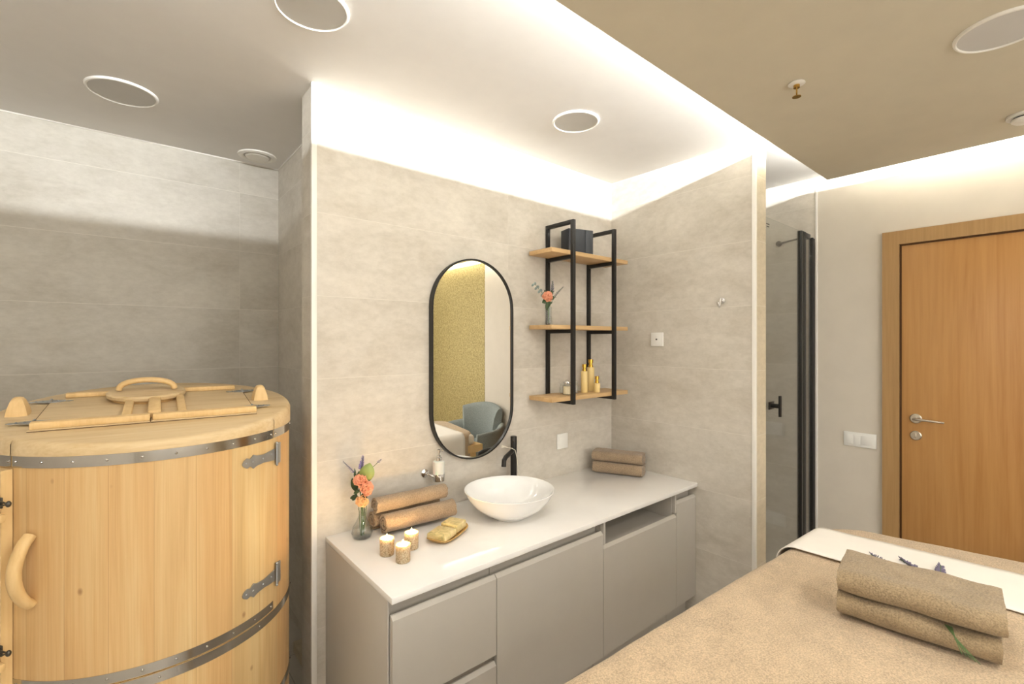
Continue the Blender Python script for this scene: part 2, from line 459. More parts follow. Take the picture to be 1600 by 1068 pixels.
# dropped ceiling slab: a lip all round with a core that carries the light strips
sl = MB().box(SX0, SX1, SY0, SY1, ZS, 2.456)
sl.box(SX0 + .225, SX1 - .225, SY0 + .225, SY1 - .225, 2.456, ZC)
struct('ceiling_lowered_slab', sl, 'slab', smooth=False)
struct('window_1', MB().box(-.75, 2.55, -2.18, -2.15, .64, .70).box(-.75, 2.55, -2.18, -2.15, 2.20, 2.26).box(-.75, -.69, -2.18, -2.15, .70, 2.20).box(2.49, 2.55, -2.18, -2.15, .70, 2.20).box(.87, .93, -2.18, -2.15, .70, 2.20), 'trim_white')  # added frame around the rear fill light, out of view
# trims
struct('trim_1', MB().box(.580, .600, YB - .004, YB + .01, 0, ZC, .001), 'trim_white')
struct('trim_2', MB().box(XR - .004, XR + .012, YEND - .004, YEND + .014, 0, ZC, .001), 'trim_white')
struct('trim_3', MB().box(XE - .004, XE + .004, YEND - .010, YEND + .002, 0, ZC, .001), 'trim_white')
struct('trim_4', MB().box(.600, XR, YB - .004, YB, ZC - .005, ZC), 'trim_white', smooth=False)
struct('trim_5', MB().box(XR - .004, XR, YEND + .014, YB - .004, ZC - .005, ZC), 'trim_white', smooth=False)
struct('trim_6', MB().box(-1.25, .726, 2.996, 3.0, ZC - .005, ZC), 'trim_white', smooth=False)
struct('trim_7', MB().box(.726, .73, 2.05, 3.0, ZC - .005, ZC), 'trim_white', smooth=False)
struct('trim_8', MB().box(.655, .73, 2.05, 2.42, 0, .05, .002), 'tile_end')
struct('trim_9', MB().box(.727, .73, 1.9 + .15, 3.0, 0, .001), 'trim_white') if False else None

# ------------------------------------------------------------------ door
dr = empty('door_1', (XE, .255, 0)); dr['kind'] = 'structure'
def L_(a): return (a[0] - XE, a[1] - XE, a[2] - .255, a[3] - .255, a[4], a[5])
def casing(x0, x1, o0, o1, it, ot, iy0, iy1):
    mb = MB()
    # mitred casing: left, right, head as prisms in the y-z plane
    def piece(pts):
        lo = [mb.bm.verts.new((x0, y, z)) for y, z in pts]; hi = [mb.bm.verts.new((x1, y, z)) for y, z in pts]
        n = len(pts)
        for i in range(n): mb.bm.faces.new((lo[i], lo[(i + 1) % n], hi[(i + 1) % n], hi[i]))
        mb.bm.faces.new(lo[::-1]); mb.bm.faces.new(hi)
    piece([(o1, 0), (o1, ot), (iy1, it), (iy1, 0)])
    piece([(o0, 0), (o0, ot), (iy0, it), (iy0, 0)])
    piece([(o0, ot - .0005), (o1, ot - .0005), (iy1, it), (iy0, it)])
    return mb
mbf = casing(-.022, 0, -.171 - .255, .681 - .255, 2.030, 2.104, -.097 - .255, .607 - .255)
mbf.bm.normal_update()
mbf.build('door_frame', 'doorframe', dr, smooth=False)
MB().box(-.004, 0, -.0965 - .255, .6065 - .255, 0, 2.0295).build('rebate', plain('rebate_dark', (96, 62, 26), .6), dr, smooth=False)  # dark brown sheet paints the shade in the gap round the leaf
MB().box(-.014, -.0045, -.091 - .255, .597 - .255, .006, 2.020, .002).build('door_leaf', 'door', dr)
# handle: rose, neck, lever
hz = 1.086; hy = .537 - .255
R90 = rotm('Y', -90)
mb = MB().lathe([(0, 0), (.0255, 0), (.0255, .006), (.022, .009), (0, .009)], 32, T(-.0145, hy, hz) @ R90)
mb.cyl((-.022, hy, hz), (-.055, hy, hz), .009, 16)
mb.tube([(-.050, hy + .006, hz), (-.058, hy - .01, hz), (-.060, hy - .05, hz - .001), (-.060, hy - .118, hz - .004)], [.009, .0095, .0075, .0065], 14, .8)
tag(mb.build('handle', 'satin', dr), 'satin steel lever handle')
mb = MB().lathe([(0, 0), (.0245, 0), (.0245, .006), (.021, .009), (0, .009)], 32, T(-.0145, hy, .995) @ R90)
mb.box(-.034, -.0235, hy - .004, hy + .004, .983, 1.007, .002, mat=None)
tag(mb.build('lock_turn', 'satin', dr), 'round satin steel thumb turn below the handle')

# ------------------------------------------------------------------ round ceiling fittings
def ceiling_disc(loc, r, label, group=None, name='ceiling_downlight'):
    t = empty(name, loc, 0, label, 'ceiling lamp', group)
    MB().lathe([(r * .91, -.0), (r * .91, -.006), (r * .93, -.008), (r * .97, -.007), (r, -.002), (r, 0)], 64).build('rim', 'trim_white', t)
    MB().lathe([(0, -.0035), (r * .908, -.0035), (r * .908, -.0005), (0, -.0005)], 64).build('diffuser', 'grille', t)
    return t
ceiling_disc((.02, 2.47, ZC), .118, 'round unlit ceiling lamp with a grey disc above the wooden barrel')
ceiling_disc((.452, 1.475, ZC), .108, 'round unlit ceiling lamp cut by the top edge of the photo')
ceiling_disc((1.612, 1.462, ZC), .107, 'round unlit ceiling lamp above the washbasin counter, nearest the wall shelf')
ceiling_disc((1.985, .128, ZS), .110, 'round unlit lamp in the lowered ceiling, cut by the right edge of the photo')
for i, (x, y) in enumerate(FILL_POS): ceiling_disc((x, y, ZS), .110, ['lit round lamp in the lowered ceiling over the head of the massage table', 'lit round lamp in the lowered ceiling behind the camera', 'lit round lamp in the lowered ceiling near the armchair', 'lit round lamp in the lowered ceiling left of the camera'][i])  # unseen discs that go with the added fill lamps
t = empty('ceiling_vent', (.588, 2.85, ZC), 0, 'small round white air valve in the alcove ceiling corner', 'vent')
MB().lathe([(.066, 0), (.066, -.005), (.075, -.010), (.092, -.006), (.094, 0)], 48).build('rim', 'trim_white', t)
MB().lathe([(0, -.012), (.054, -.012), (.058, -.008), (.058, -.002), (0, -.002)], 48).build('valve_disc', 'trim_white', t)
# sprinkler
t = empty('sprinkler_head', (1.84, .625, ZS), rad(20), 'small brass fire sprinkler head under the lowered ceiling', 'sprinkler')
MB().lathe([(0, -.001), (.026, -.001), (.027, -.004), (.020, -.008), (0, -.008)], 32).build('escutcheon', 'trim_white', t)
mb = MB().cyl((0, 0, -.008), (0, 0, -.018), .010, 12)
for s in (-1, 1): mb.tube([(s * .009, 0, -.016), (s * .015, 0, -.026), (s * .013, 0, -.038), (s * .003, 0, -.047)], .0022, 8)
mb.cyl((0, 0, -.018), (0, 0, -.046), .0026, 8)
mb.lathe([(0, -.050), (.014, -.050), (.014, -.048), (0, -.047)], 16)
mb.build('brass_frame', 'brass', t)
t = empty('smoke_detector', (2.80, .12, ZS), 0, 'white smoke detector under the lowered ceiling, cut by the right photo edge', 'detector')
MB().lathe([(0, -.001), (.055, -.001), (.055, -.010), (0, -.010)], 40).build('mount', 'trim_white', t)
MB().lathe([(0, -.016), (.040, -.016), (.040, -.024), (.030, -.032), (0, -.034)], 40).build('cover', 'trim_white', t)
MB().lathe([(0, -.010), (.034, -.010), (.034, -.016), (0, -.016)], 32).build('slot', 'black', t)

# ------------------------------------------------------------------ vanity cabinets
CY0 = 1.325          # door fronts
ZTOP = .707
def cab_unit(label, x0, x1, kind):
    t = empty('base_cabinet', (x0, CY0, 0), 0, label, 'cabinet')
    W = x1 - x0; D = YB - CY0 - .002
    g = .0015
    def bx(mb, a): mb.box(*a); return mb
    mb = MB()
    if kind == 'niche':
        mb.box(g, .018, .020, D, .112, ZTOP); mb.box(W - .018, W - g, .020, D, .112, ZTOP)
        mb.box(.018, W - .018, D - .01, D, .112, ZTOP)
        mb.box(.018, W - .018, .020, D - .01, .112, .130)
        mb.box(.018, W - .018, .020, D - .01, .56, .576)
        mb.box(g, .014, .0, .0195, .112 + .495, ZTOP, 0)
        mb.box(W - .014, W - g, .0, .0195, .112 + .495, ZTOP, 0)
    else:
        mb.box(g, W - g, .020, D, .112, .640)
        mb.box(g, W - g, .045, D, .640, ZTOP)
    o = mb.build('body', 'cab' if kind != 'niche' else 'cab', t, smooth=False)
    box('plinth', 'cab', (g, W - g, .06, .076, 0, .111), t)
    def front(name, z0, z1):
        mb = MB()
        # front with a bevelled finger edge at the top
        prof = [(0, z0), (.018, z0), (.018, z1), (.012, z1), (0, z1 - .012)]
        lo = [mb.bm.verts.new((g, y, z)) for y, z in prof]; hi = [mb.bm.verts.new((W - g, y, z)) for y, z in prof]
        n = len(prof)
        for i in range(n): mb.bm.faces.new((lo[i], lo[(i + 1) % n], hi[(i + 1) % n], hi[i]))
        mb.bm.faces.new(lo[::-1]); mb.bm.faces.new(hi)
        return mb.build(name, 'cab', t, smooth=False)
    if kind == 'drawers':
        front('drawer', .378, .662); front('drawer', .112, .352)
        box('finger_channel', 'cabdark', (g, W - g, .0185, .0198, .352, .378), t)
    elif kind == 'niche':
        front('door', .112, .597)
    else:
        front('door', .112, .662)
    return t
cab_unit('grey drawer cabinet with two drawers at the candle end of the vanity', .640, 1.043, 'drawers')
cab_unit('wide grey cabinet with one plain door below the white basin', 1.043, 1.640, 'door')
cab_unit('grey cabinet with an open slot above its door', 1.640, 2.235, 'niche')
cab_unit('narrow grey cabinet with a tall thin door against the right wall', 2.235, 2.430, 'door')
t = MB().box(.6345, .6395, CY0 + .02, YB - .001, 0, ZTOP - .001, .0006).build('side_panel', 'cab')
tag(t, 'plain grey end panel closing the left side of the vanity', 'panel')
ct = MB().box(.634, XR - .001, 1.314, YB - .001, ZTOP, .727, .0015).build('worktop', 'counter')
tag(ct, 'long glossy white worktop running along the tiled wall under the mirror', 'worktop')

# ------------------------------------------------------------------ basin
BX, BY = 1.335, 1.605
t = empty('wash_basin', (BX, BY, .727), 0, 'round white ceramic vessel basin standing on the worktop', 'basin')
prof = [(0, .0), (.075, .0), (.080, .004), (.083, .012), (.122, .027), (.160, .058), (.186, .092), (.198, .116), (.2, .119), (.199, .1215), (.194, .121),
        (.181, .096), (.154, .062), (.114, .034), (.06, .023), (.022, .020), (0, .020)]
MB().lathe(prof, 96).build('bowl', 'ceramic', t, angle=60)
MB().lathe([(0, .021), (.02, .021), (.022, .024), (.016, .027), (0, .028)], 32).build('drain', 'chrome', t)

# ------------------------------------------------------------------ tap
FX, FY = 1.563, 1.845
t = empty('basin_tap', (FX, FY, .727), 0, 'tall matte black tap standing behind the basin', 'tap')
mb = MB().lathe([(0, 0), (.024, 0), (.024, .004), (.0165, .007), (.0165, .225), (0, .225)], 32); mb.build('column', 'black', t)
MB().lathe([(0, .227), (.0165, .227), (.0165, .283), (.0155, .286), (0, .286)], 32).build('lever_cap', 'black', t)
d = Vector((-.87, -.49, 0)).normalized()
p0 = d * .012 + Vector((0, 0, .215)); 
MB().tube([p0, p0 + d * .10 + Vector((0, 0, -.012)), p0 + d * .122 + Vector((0, 0, -.022)), p0 + d * .127 + Vector((0, 0, -.052))], [.0115, .0115, .0115, .0115], 20).build('spout', 'black', t)
mb = MB().lathe([(0, 0), (.003, 0), (.003, .002), (0, .002)], 12, T(-.010, -.0127, .262) @ rotm('X', 90)); mb.build('indicator_dot', 'chrome', t)
# white cord draped over the spout with a knot and tassel
q = Vector((FX, FY, .727)) + p0 + d * .012
side = Vector((d.y, -d.x, 0)) * -1
side = Vector((.75, -.66, 0))
mb = MB()
pts = [q - side * .040 + Vector((0, 0, .022)), q - side * .02 + Vector((0, 0, .016)), q + Vector((0, 0, .0135)), q + side * .016 + Vector((0, 0, .004)), q + side * .024 + Vector((0, 0, -.03)), q + side * .030 + Vector((0, 0, -.075)), q + side * .034 + Vector((0, 0, -.105))]
mb.tube(pts, .0016, 8)
cd = empty('tassel_cord', tuple(q), 0, 'cream cord with tassels draped over the black tap spout', 'cord')
c0 = mb.build('cord', 'cord', None); c0.data.transform(Matrix.Translation(-q)); c0.parent = cd
mb = MB(); e = pts[-1]; random.seed(2)
for i in range(16):
    a = random.uniform(0, 2 * PI); r = random.uniform(.002, .012)
    mb.tube([e, e + Vector((r * .5 * math.cos(a), r * .5 * math.sin(a), -.02)), e + Vector((r * math.cos(a), r * math.sin(a), -.062 - random.uniform(0, .012)))], [.0012, .0014, .001], 5)
mb.ell(e, .004, .004, .005)
o = mb.build('tassel', 'cord', None); o.data.transform(Matrix.Translation(-q)); o.parent = cd
mb = MB(); e = pts[0]
mb.ell(e, .006, .006, .004)
for i in range(6):
    a = i * 1.05; mb.tube([e, e - side * .012 + Vector((.006 * math.cos(a), 0, .007 * math.sin(a)))], [.0014, .001], 5)
o = mb.build('knot', 'cord', None); o.data.transform(Matrix.Translation(-q)); o.parent = cd

# ------------------------------------------------------------------ mirror
def stadium(w_, h_, n=28):
    r = w_ / 2; c = h_ / 2 - r; pts = []
    for i in range(n + 1): a = PI * i / n; pts.append((r * math.cos(a), c + r * math.sin(a)))
    for i in range(n + 1): a = PI + PI * i / n; pts.append((r * math.cos(a), -c + r * math.sin(a)))
    return pts
t = empty('wall_mirror', (1.341, YB, 1.414), 0, 'tall pill-shaped mirror with a thin black frame on the tiled wall', 'mirror')
W_, H_ = .484, .974
o1 = stadium(W_, H_); i1 = stadium(W_ - .014, H_ - .014)
mb = MB(); mb.loft([[(x, -.001, z) for x, z in o1], [(x, -.030, z) for x, z in o1], [(x, -.030, z) for x, z in i1], [(x, -.020, z) for x, z in i1]])
mb.build('frame', 'black', t)
mb = MB(); mb.loft([[(x, -.004, z) for x, z in i1], [(x, -.0215, z) for x, z in i1]], True, True)
mb.build('glass', 'mirror', t, smooth=False)

# ------------------------------------------------------------------ wall shelf
SHX0, SHX1 = 1.703, 2.345
t = empty('wall_shelf', (2.03, YB, 1.147), 0, 'three-tier wall shelf of pale wood boards in black metal side frames', 'shelf')
yf, yb_, hb = 1.690, YB - .001, .010
def lo(a): return (a[0] - 2.03, a[1] - 2.03, a[2] - YB, a[3] - YB, a[4] - 1.147, a[5] - 1.147)
zb, zt = 1.165, 2.145
for xc in (1.853, 2.200):
    mb = MB()
    mb.box(*lo((xc - hb, xc + hb, yf, yf + .02, zb, zt)), bev=.001)
    mb.box(*lo((xc - hb, xc + hb, yb_ - .018, yb_, zb, zt)), bev=.001)
    for z in (zt - .02, 1.940, 1.543, zb):
        mb.box(*lo((xc - hb, xc + hb, yf + .02, yb_ - .018, z, z + .02)), bev=.0006)
    mb.build('side_frame', 'black', t)
SZ = {}
for k, z in (('a', 1.9605), ('b', 1.5635), ('c', 1.1855)):
    MB().box(*lo((SHX0, SHX1, yf + .0205, yb_ - .0185, z, z + .022)), bev=.001).build('board', 'oak', t)
    SZ[k] = z + .022

# black speaker-like box on the top board
t = empty('black_box', (1.965, 1.800, SZ['a']), rad(-17), 'black two-part box standing on the top board of the wall shelf', 'box')
MB().box(-.058, .100, -.045, .040, 0, .138, .003).build('case', 'blackplastic', t)
MB().box(-.056, .046, -.049, -.0455, .003, .135, .001).build('front_panel', 'blackplastic', t)
MB().box(.050, .0985, -.0485, -.0455, .003, .135, .001).build('side_strip', 'blackplastic', t)

# bottles on the lowest board
def bottle(loc, r, h, cap_h, label, name='cream_bottle', big=True):
    t = empty(name, loc, 0, label, 'bottle')
    MB().lathe([(0, 0), (r * .92, 0), (r, .003), (r, h - .004), (r * .92, h), (r * .5, h + .001), (0, h + .001)], 32).build('body', 'cream', t)
    MB().lathe([(0, h + .001), (r * .62, h + .001), (r * .62, h + .012), (r * .5, h + .013), (r * .5, h + cap_h * .55), (r * .66, h + cap_h * .56), (r * .66, h + cap_h), (0, h + cap_h)], 24).build('pump_cap', 'goldcap', t)
    return t
zc_ = SZ['c']
bottle((2.045, 1.79, zc_), .0195, .122, .040, 'slim cream bottle with gold cap, left one of the two tall bottles')
bottle((2.138, 1.822, zc_), .0215, .140, .046, 'tallest cream bottle with a gold cap on the lowest shelf board')
bottle((2.118, 1.758, zc_), .0180, .052, .040, 'short cream bottle with a gold cap in front of the tallest bottle')
# little jars with lids
def jar(loc, s, label, filled=True):
    t = empty('glass_jar', loc, rad(12), label, 'jar')
    MB().lathe([(0, 0), (.020 * s, 0), (.023 * s, .003), (.023 * s, .050 * s), (.018 * s, .056 * s), (.018 * s, .060 * s), (.0165 * s, .060 * s), (.0165 * s, .055 * s), (.021 * s, .048 * s), (.021 * s, .004), (0, .003)], 32).build('glass', 'vase', t)
    if filled: MB().lathe([(0, .0035), (.0195 * s, .0045), (.0195 * s, .046 * s), (0, .046 * s)], 24).build('contents', 'wax', t)
    MB().lathe([(0, .0605 * s), (.020 * s, .0605 * s), (.021 * s, .064 * s), (.020 * s, .072 * s), (.006 * s, .074 * s), (.007 * s, .082 * s), (0, .084 * s)], 24).build('lid', 'chrome' if filled else 'vase', t)
jar((1.885, 1.775, zc_), 1.0, 'small glass jar with white filling and silver lid on the lowest shelf board')
jar((1.915, 1.835, zc_), .8, 'empty small glass jar behind the white-filled jar', False)
jar((1.985, 1.805, zc_), .95, 'clear glass jar half hidden behind the left front post of the shelf', False)

# ------------------------------------------------------------------ flowers and vases
def leaf_mesh(mb, base, tip, width, fold=.15, seg=6, normal=None):
    base = Vector(base); tip = Vector(tip); ax = tip - base; L = ax.length; ax.normalize()
    nn = Vector(normal) if normal is not None else Vector((-.6, -.8, .2))
    sd = ax.cross(nn).normalized(); up = sd.cross(ax).normalized()
    rows = []
    for i in range(seg + 1):
        s = i / seg; w_ = width * math.sin(PI * min(1, s * .96 + .03)) ** .7 * .5
        c = base + ax * L * s + up * L * .12 * math.sin(PI * s)
        rows.append((mb.bm.verts.new(c - sd * w_ + up * w_ * fold), mb.bm.verts.new(c), mb.bm.verts.new(c + sd * w_ + up * w_ * fold)))
    for a, b in zip(rows, rows[1:]):
        mb.bm.faces.new((a[0], a[1], b[1], b[0])); mb.bm.faces.new((a[1], a[2], b[2], b[1]))
def thicken(o, th=.0006):
    m = o.modifiers.new('thickness', 'SOLIDIFY'); m.thickness = th; return o
def rose(name, head, base, R, label, cat='flower', mat='peach', facing=(-.5, -.75, .4), seed=1, petals=26, group=None, leaves=2):
    random.seed(seed)
    head = Vector(head); base = Vector(base)
    t = empty(name, tuple(base), 0, label, cat, group)
    h = head - base
    MB().tube([(0, 0, 0), h * .5 + Vector((.003, .002, 0)), h], [.0016, .0014, .0018], 7).build('stem', 'stem', t)
    mb = MB(); f = Vector(facing).normalized()
    a0 = f.orthogonal().normalized(); b0 = f.cross(a0)
    for i in range(petals):
        k = i / petals; ang = i * 2.399; openn = .12 + .88 * k
        d_ = a0 * math.cos(ang) + b0 * math.sin(ang)
        r0 = R * (.06 + .50 * k); ln = R * (.55 + .30 * k)
        dirn = (f * math.cos(openn * 1.15) + d_ * math.sin(openn * 1.15)).normalized()
        c0_ = h + d_ * r0 * .45 - f * R * .45 * k
        sd = dirn.cross(d_.cross(f)).normalized()
        side_ = f.cross(d_).normalized(); nrm = side_.cross(dirn).normalized()
        W2 = R * (.30 + .34 * k)
        rows = []
        for j in range(5):
            s = j / 4; ww = W2 * math.sin(PI * (.18 + .62 * s)) ; cur = nrm * R * .18 * (s * s) * (1 if k > .4 else -.6)
            row = []
            for m_ in (-1, -.5, 0, .5, 1):
                row.append(mb.bm.verts.new(c0_ + dirn * ln * (s - .12 * abs(m_) * s) + side_ * ww * m_ - cur + nrm * (abs(m_) ** 2) * W2 * .4 + Vector([random.uniform(-1, 1) * R * .02 for _ in range(3)])))
            rows.append(row)
        for A, B in zip(rows, rows[1:]):
            for m_ in range(4): mb.bm.faces.new((A[m_], A[m_ + 1], B[m_ + 1], B[m_]))
    mb.ell(h - f * R * .25, R * .3, R * .3, R * .3)
    thicken(mb.build('petals', mat, t, angle=80), R * .03)
    if leaves:
        mb = MB()
        for i in range(leaves):
            b = h * (.82 - .12 * i); sgn = 1 if i % 2 else -1
            leaf_mesh(mb, b, b + Vector((sgn * .022, -.012 * sgn, -.012 if i == 0 else .012)), .014)
        thicken(mb.build('leaves', 'leafd', t, angle=80))
    return t
def lavender(name, pts, label, bud='lav', seed=1, group=None, bud_from=.5, bs=1.0, nb=34, leaves=True, mat_stem='stem'):
    random.seed(seed)
    P = [Vector(p) for p in pts]; b = P[0]
    t = empty(name, tuple(b), 0, label, 'lavender', group)
    # resample
    def at(s):
        x = s * (len(P) - 1); i = min(int(x), len(P) - 2); return P[i].lerp(P[i + 1], x - i) - b
    pts_ = [at(i / 14) for i in range(15)]
    MB().tube(pts_, .0011 * bs, 6).build('stem', mat_stem, t)
    mb = MB()
    for i in range(nb):
        s = bud_from + (1 - bud_from) * (i / (nb - 1)); c = at(s); ang = i * 2.1
        ax = (at(min(1, s + .02)) - at(max(0, s - .02))).normalized()
        a = ax.orthogonal().normalized(); c_ = ax.cross(a)
        rd = a * math.cos(ang) + c_ * math.sin(ang)
        dirn = (rd * 1.2 + ax * .8 + Vector([random.uniform(-.25, .25) for _ in range(3)])).normalized()
        tap = 1 - .55 * ((s - bud_from) / (1 - bud_from))
        R = dirn.to_track_quat('Z', 'Y').to_matrix()
        mb.ell(c + dirn * .0052 * bs * tap, .0015 * bs * tap, .0015 * bs * tap, .0052 * bs * tap, R, 6)
    mb.build('buds', bud, t)
    return t
def vase(loc, prof, label, water=None):
    t = empty('bud_vase', loc, 0, label, 'vase')
    MB().lathe(prof, 40).build('glass', 'vase', t, angle=60)
    if water:
        MB().lathe(water, 32).build('water', 'vase', t, angle=60)
    return t
VX, VY, VZ = .742, 1.800, .727
def vp(r, z):
    return [(0, 0)] + r
vase((VX, VY, VZ), [(0, 0), (.026, 0), (.037, .006), (.041, .022), (.036, .044), (.022, .066), (.013, .088), (.012, .104), (.016, .114),
                    (.0148, .114), (.0108, .104), (.0118, .088), (.0205, .066), (.0345, .044), (.0392, .022), (.035, .008), (.025, .003), (0, .003)],
     'small pear-shaped clear glass vase at the left end of the worktop', [(0, .004), (.024, .004), (.034, .0085), (.0385, .022), (.034, .040), (0, .040)])
vb = (VX, VY, VZ + .006)
# camera-facing sideways vector at the vase, for spreading the stems
SD = Vector((.765, -.644, 0)); BK = Vector((.644, .765, 0))
def P3(s, z, k=0, o=(VX, VY, VZ)): return tuple(Vector(o) + SD * s + BK * k + Vector((0, 0, z)))
rose('peach_rose', P3(-.002, .232, -.018), P3(-.004, .008), .031, 'orange-pink rose, upper left bloom of the vase on the worktop', seed=3, facing=(-.4, -.5, .45))
rose('peach_rose', P3(.027, .200, -.020), P3(.004, .008, .006), .031, 'orange-pink rose with a darker heart, right bloom in the worktop vase', seed=5, facing=(.1, -.8, .25), leaves=1)
rose('orange_carnation', P3(.006, .150, -.022), P3(0, .010, -.004), .027, 'small yellow-orange frilled flower just above the worktop vase neck', mat='peach2', seed=9, petals=20, facing=(-.4, -.7, .05), leaves=0)
lavender('lavender_sprig', [P3(-.002, .01), P3(-.004, .16), P3(-.03, .255), P3(-.075, .300)], 'long lavender sprig leaning left out of the worktop vase', seed=2, bud_from=.62)
lavender('lavender_sprig', [P3(.002, .01, .006), P3(0, .18, .006), P3(-.006, .26, .004), P3(.002, .318, .006)], 'upright violet lavender sprig in the worktop vase', seed=3, bud_from=.70, bs=1.5, nb=44)
lavender('lavender_sprig', [P3(.006, .012), P3(.008, .18, .012), P3(.035, .27, .012), P3(.072, .305, .012)], 'thin lavender tip behind the round leaf in the worktop vase', seed=4, bud_from=.86, nb=10)
def foliage(name, pts, leaves, mat, label, cat='leaf sprig', smat='stem'):
    P = [Vector(p) for p in pts]; b = P[0]
    t = empty(name, tuple(b), 0, label, cat)
    MB().tube([p - b for p in P], .0012, 6).build('stem', smat, t)
    mb = MB()
    for (bs, tp, w_, nrm) in leaves: leaf_mesh(mb, Vector(bs) - b, Vector(tp) - b, w_, .12, 8, nrm)
    thicken(mb.build('leaves', mat, t, angle=80), .0008)
    return t
foliage('round_leaf', [P3(.004, .012, .004), P3(.008, .18, .002), P3(.020, .225)], [(P3(.012, .222), P3(.030, .292, .004), .058, (-.5, -.8, .1))], 'leafl', 'large round pale green leaf behind the roses in the worktop vase')
foliage('dark_leaf_sprig', [P3(-.006, .012, -.004), P3(-.012, .13, -.004), P3(-.024, .20, -.004)],
        [(P3(-.02, .18), P3(-.038, .235, -.004), .024, (-.5, -.8, .1)), (P3(-.014, .16), P3(-.044, .158, -.01), .02, (-.4, -.6, .6)), (P3(-.02, .195), P3(-.012, .262), .020, (-.5, -.8, .1)),
         (P3(-.012, .15, -.01), P3(.022, .162, -.016), .018, (-.5, -.6, .5)), (P3(-.018, .19), P3(-.030, .272, .003), .012, (-.5, -.8, .1)), (P3(0, .22, .006), P3(.04, .238, .006), .022, (-.5, -.8, .1)),
         (P3(-.02, .175, -.004), P3(-.034, .148, -.01), .016, (-.5, -.8, .1))],
        'leafd', 'dark green leafy sprig at the left of the worktop vase flowers')
# shelf vase
ox = (1.748, 1.778, SZ['b'])
def Q3(s, z, k=0): return P3(s, z, k, ox)
vase(ox, [(0, 0), (.018, 0), (.021, .002), (.021, .006), (.017, .055), (.0185, .095), (.0172, .095), (.0155, .055), (.0185, .010), (0, .008)],
     'slim clear glass vase on the middle shelf board', [(0, .009), (.0178, .0105), (.0157, .045), (0, .045)])
rose('peach_rose', Q3(-.006, .150, -.014), Q3(0, .012), .032, 'orange-pink rose in the slim vase on the middle shelf board', seed=12, facing=(-.5, -.7, .15))
lavender('lavender_sprig', [Q3(.002, .012), Q3(.004, .12, .006), Q3(.020, .18, .008), Q3(.022, .232, .008)], 'pale lavender sprig standing up behind the shelf rose', bud='lavg', seed=6, bud_from=.6, bs=1.5, nb=40)
lavender('lavender_sprig', [Q3(.002, .012, .003), Q3(.006, .10, .003), Q3(.042, .165, .004), Q3(.078, .202, .004)], 'lavender sprig leaning right beside the shelf rose', bud='lavg', seed=7, bud_from=.55, bs=1.1, nb=36)
random.seed(4)
eu = []
for i in range(8):
    s = .35 + .65 * i / 7; c = Vector(Q3(-.008 - .085 * (s - .2), .125 + .095 * s)); sg = -1 if i % 2 else 1
    eu.append((c, c + Vector((.004 * sg, .002, .017 * sg)) + SD * -.008, .013, (-.5, -.8, .1)))
foliage('eucalyptus_sprig', [Q3(-.002, .012), Q3(-.004, .12), Q3(-.030, .165), Q3(-.076, .220)], eu, 'euc', 'grey-green eucalyptus sprig leaning left in the shelf vase')
foliage('dark_leaf_sprig', [Q3(0, .012, -.004), Q3(0, .09, -.004), Q3(.012, .15, 0)],
        [(Q3(-.004, .125, -.012), Q3(-.012, .078, -.014), .022, (-.5, -.8, .1)), (Q3(-.014, .14), Q3(-.034, .115, -.008), .016, (-.5, -.8, .1)), (Q3(.012, .135), Q3(.030, .152), .020, (-.5, -.8, .1)),
         (Q3(.012, .15), Q3(.018, .185), .018, (-.5, -.8, .1)), (Q3(-.01, .16), Q3(-.022, .185), .014, (-.5, -.8, .1))],
        'leafd', 'dark green leaves around the rose on the shelf')

# ------------------------------------------------------------------ soap dispenser on the wall
DX, DY = 1.118, 1.845
t = empty('soap_dispenser', (DX, DY, .87), 0, 'wall-mounted soap dispenser with frosted glass cup and chrome pump', 'soap dispenser')
mb = MB().lathe([(0, 0), (.0265, 0), (.0275, .003), (.0275, .032), (.0265, .032), (.0265, .004), (0, .004)], 40)
mb.build('ring_holder', 'chrome', t)
mb = MB().lathe([(0, 0), (.019, 0), (.019, .006), (.008, .010), (.008, .0275), (0, .0275)], 24, T(-.042, YB - DY - .001, .030) @ rotm('X', 90))
mb.tube([(-.042, YB - DY - .030, .030), (-.040, YB - DY - .040, .030), (-.028, YB - DY - .052, .024), (-.024, YB - DY - .056, .020)], .0055, 12)
mb.build('wall_bracket', 'chrome', t)
MB().lathe([(0, .005), (.0245, .005), (.026, .010), (.026, .086), (.022, .090), (0, .091)], 40).build('cup', 'frost', t)
mb = MB().lathe([(0, .0915), (.013, .0915), (.013, .104), (.009, .106), (.009, .112), (.0045, .113), (.0045, .126), (.008, .127), (.008, .140), (0, .141)], 24)
mb.tube([(0, 0, .136), (.008, -.012, .137), (.014, -.024, .133)], [.0035, .0033, .0028], 10)
mb.build('pump', 'chrome', t)

